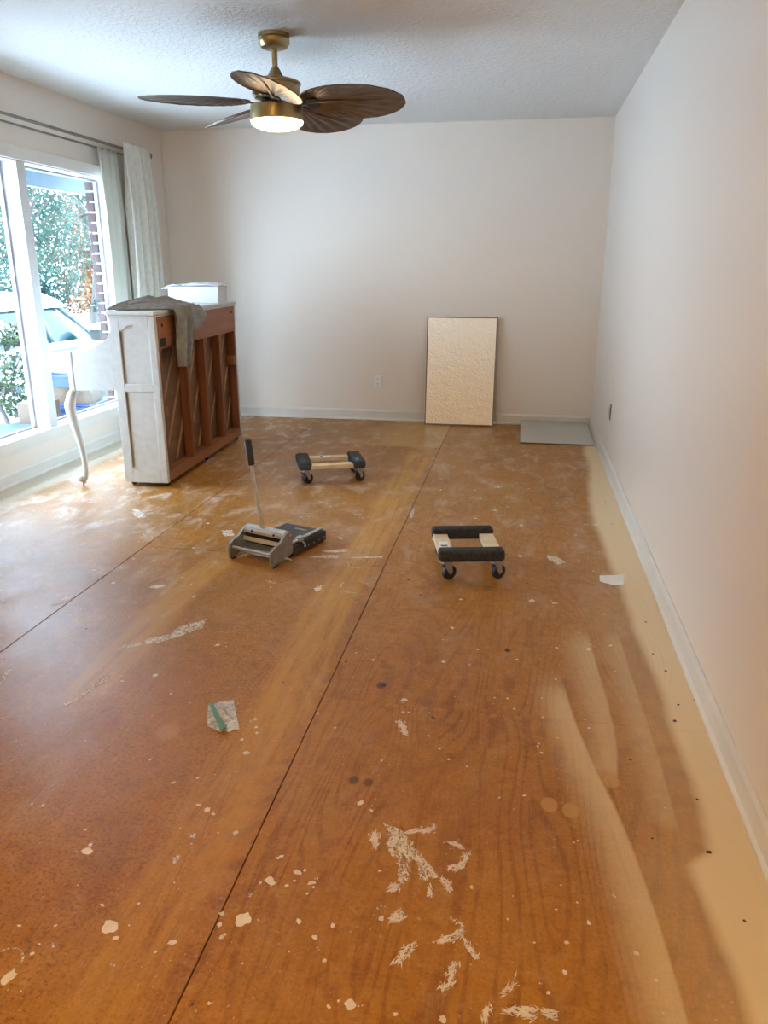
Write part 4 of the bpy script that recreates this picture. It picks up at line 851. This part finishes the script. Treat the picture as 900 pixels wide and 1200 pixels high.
def tree(label, loc, h, rad, mat, seed, clumps, per, size, lean=(0, 0), droop=0.0, low=.15, snow=.3, cat='tree', name='tree', group=None):
    rnd = random.Random(seed); t = thing(name, label, cat, loc, 0, group)
    tb = bmesh.new(); top = Vector((lean[0], lean[1], h * .8))
    tube(tb, [(0, 0, -.15), top * .35 + Vector((rnd.uniform(-.1, .1), rnd.uniform(-.1, .1), 0)), top * .7, top], [h * .028, h * .022, h * .015, h * .005], 9)
    obj('trunk', tb, 'bark', t, smooth=True)
    lb_ = bmesh.new(); sn = bmesh.new(); bb_ = bmesh.new()
    for k in range(clumps):
        a = rnd.uniform(0, 6.28); q = rnd.random() ** .6; z = h * (low + (1 - low) * rnd.random())
        f = math.sin(math.pi * min(1, max(.05, (z / h - low) / (1.02 - low)) ** .8)) * .6 + .5
        c = Vector((lean[0] * z / h + rad * q * f * math.cos(a), lean[1] * z / h + rad * q * f * math.sin(a), z))
        k0 = Vector((lean[0], lean[1], h)) * max(.12, (z / h) * .75)
        tube(bb_, [k0, (k0 + c) / 2 + Vector((0, 0, .12)), c], [h * .007, h * .004, h * .0015], 5, False)
        cr = rad * rnd.uniform(.20, .34)
        leaves(lb_, rnd, c, (cr, cr, cr * (1.5 if droop else .8)), per, size, droop)
        leaves(sn, rnd, c + Vector((0, 0, cr * .15)), (cr, cr, cr * (1.2 if droop else .6)), int(per * snow), size * .9, 0)
    obj('branches', bb_, 'bark', t); tag(obj('foliage', lb_, mat, t), kind='stuff')
    if snow: tag(obj('snow_cover', sn, 'snow', t), kind='stuff')
    return t
G2 = 'garden trees beyond the car'
tree('grey green drooping tree behind the car roof, seen through the right pane', (-10.8, 16.3, GZ), 6.5, 1.45, 'leaf_willow', 1, 80, 420, .06, droop=.8, low=.10, snow=.06)
tree('grey green leafy tree nearest the mullion, behind the car', (-13.5, 18.6, GZ), 6.2, 1.9, 'leaf_willow', 7, 70, 380, .07, droop=.5, low=.10, snow=.06)
tree('orange autumn tree furthest back in the right pane', (-15.0, 26.2, GZ), 8.5, 3.6, 'leaf_orange', 2, 110, 460, .09, low=.10, snow=.08)
tree('thin leaning tree with sparse orange leaves near the brick edge', (-12.2, 21.2, GZ), 7.5, 1.5, 'leaf_orange', 3, 18, 120, .06, lean=(.5, 1.1), low=.35, snow=.15)
tree('yellow green tree seen through the left pane', (-12.8, 12.6, GZ), 6.0, 1.8, 'leaf_yellow', 4, 60, 380, .07, droop=.6, low=.12, snow=.06)
tree('tall russet tree at the far left beyond the garden', (-20, 17, GZ), 9, 3.4, 'leaf_orange', 8, 60, 260, .12, low=.1, snow=.4)
tree('dark evergreen tree far behind the autumn trees', (-20, 38, GZ), 12, 5.5, 'leaf_dark', 5, 90, 260, .18, low=.03, snow=.10)
tree('dark evergreen tree behind the yellow green tree', (-28, 26, GZ), 11, 5.2, 'leaf_dark', 6, 90, 260, .18, low=.03, snow=.10)
for i, (x, y, lab) in enumerate(((-8.9, 13.4, 'low snowy evergreen bush behind the car windscreen'), (-9.0, 11.4, 'low snowy evergreen bush behind the car roof centre'), (-8.3, 15.7, 'low snowy evergreen bush beyond the car hood'), (-9.1, 9.2, 'low snowy evergreen bush seen in the left pane'))):
    tree(lab, (x, y, GZ), 1.75, .80, 'leaf_dark', 20 + i, 22, 260, .055, low=.12, snow=.20, cat='bush', name='evergreen_bush', group='evergreen bushes behind the car')
tree('snow dusted light green shrub just outside the left pane', (-4.62, 6.45, -.16), .98, .33, 'leaf_shrub', 31, 34, 110, .035, low=.2, snow=.40, cat='shrub', name='leafy_shrub')

# clutter on the porch
MAT['blue_plastic'] = plain('bright_blue_plastic', (.004, .028, .13), .5, var=.08)
MAT['cardboard'] = plain('brown_cardboard', (.12, .075, .045), .8, var=.08)
MAT['white_card'] = plain('white_printed_carton', (.40, .37, .33), .7, var=.04)
def tub_bin(label, loc, rz, sx, sy, h, lid=True):
    t = thing('plastic_tub', label, 'tub', loc, rz, 'blue plastic tubs on the porch')
    q = lambda k, z: [(-sx * k, -sy * k, z), (sx * k, -sy * k, z), (sx * k, sy * k, z), (-sx * k, sy * k, z)]
    obj('tub_body', loft(bmesh.new(), [q(.44, 0), q(.5, h)]), 'blue_plastic', t)
    obj('rim', B(-sx * .53, sx * .53, -sy * .53, sy * .53, h, h + .025, bev=.006), 'blue_plastic', t)
    if lid: obj('tub_lid', B(-sx * .50, sx * .50, -sy * .50, sy * .50, h + .0255, h + .045, bev=.006), 'blue_plastic', t)
    return t
def carton(label, loc, rz, sx, sy, h, mat, flaps=True, marks=False, tilt=0.0):
    t = thing('cardboard_box', label, 'box', loc, rz, 'boxes on the porch'); t.rotation_euler = (tilt, 0, rz)
    b = bmesh.new(); w_ = .006; x, y = sx / 2, sy / 2
    box(b, -x, x, -y, y, 0, w_)
    for a in ((-x, -x + w_, -y, y), (x - w_, x, -y, y), (-x + w_, x - w_, -y, -y + w_), (-x + w_, x - w_, y - w_, y)): box(b, a[0], a[1], a[2], a[3], w_, h)
    obj('box_walls', b, mat, t)
    if flaps:
        for s in (-1, 1):
            f = obj('flap', B(0, .12, -y, y, 0, w_), mat, t, loc=(s * x, 0, h), rot=(0, R_(-35), 0 if s > 0 else R_(180)))
    else: obj('box_top', B(-x, x, -y, y, h, h + w_), mat, t)
    if marks:
        for k, (a, c) in enumerate(((-.07, .035), (.06, .045))): obj('printed_mark', B(x, x + .001, a - c / 2, a + c / 2, h * .45, h * .70), 'ink', t)
    return t
PZ = -.16
tub_bin('blue plastic tub at the lower left of the left pane', (-4.12, 5.48, PZ), R_(8), .42, .46, .20)
tub_bin('blue plastic tub under the small brown box by the mullion', (-4.05, 5.98, PZ), R_(-6), .38, .40, .17)
carton('small brown cardboard box on a blue tub beside the mullion', (-4.05, 5.98, PZ + .216), R_(10), .26, .24, .17, 'cardboard', flaps=False)
tub_bin('blue plastic tub between the mullion and the piano leg', (-4.00, 6.58, PZ), R_(4), .40, .52, .26)
carton('brown cardboard box sandwiched between two blue tubs right of the mullion', (-4.00, 6.52, PZ + .306), R_(12), .34, .32, .15, 'cardboard', flaps=False)
tub_bin('shallow blue plastic tub on top of the brown cardboard box', (-4.02, 6.50, PZ + .463), R_(-14), .36, .42, .09)
carton('white printed carton behind the piano leg', (-3.95, 7.06, PZ), R_(0), .32, .30, .34, 'white_card', flaps=False, marks=True)
tub_bin('blue plastic tub beside the white carton, under the piano arm', (-4.15, 7.46, PZ), R_(-4), .42, .38, .36)
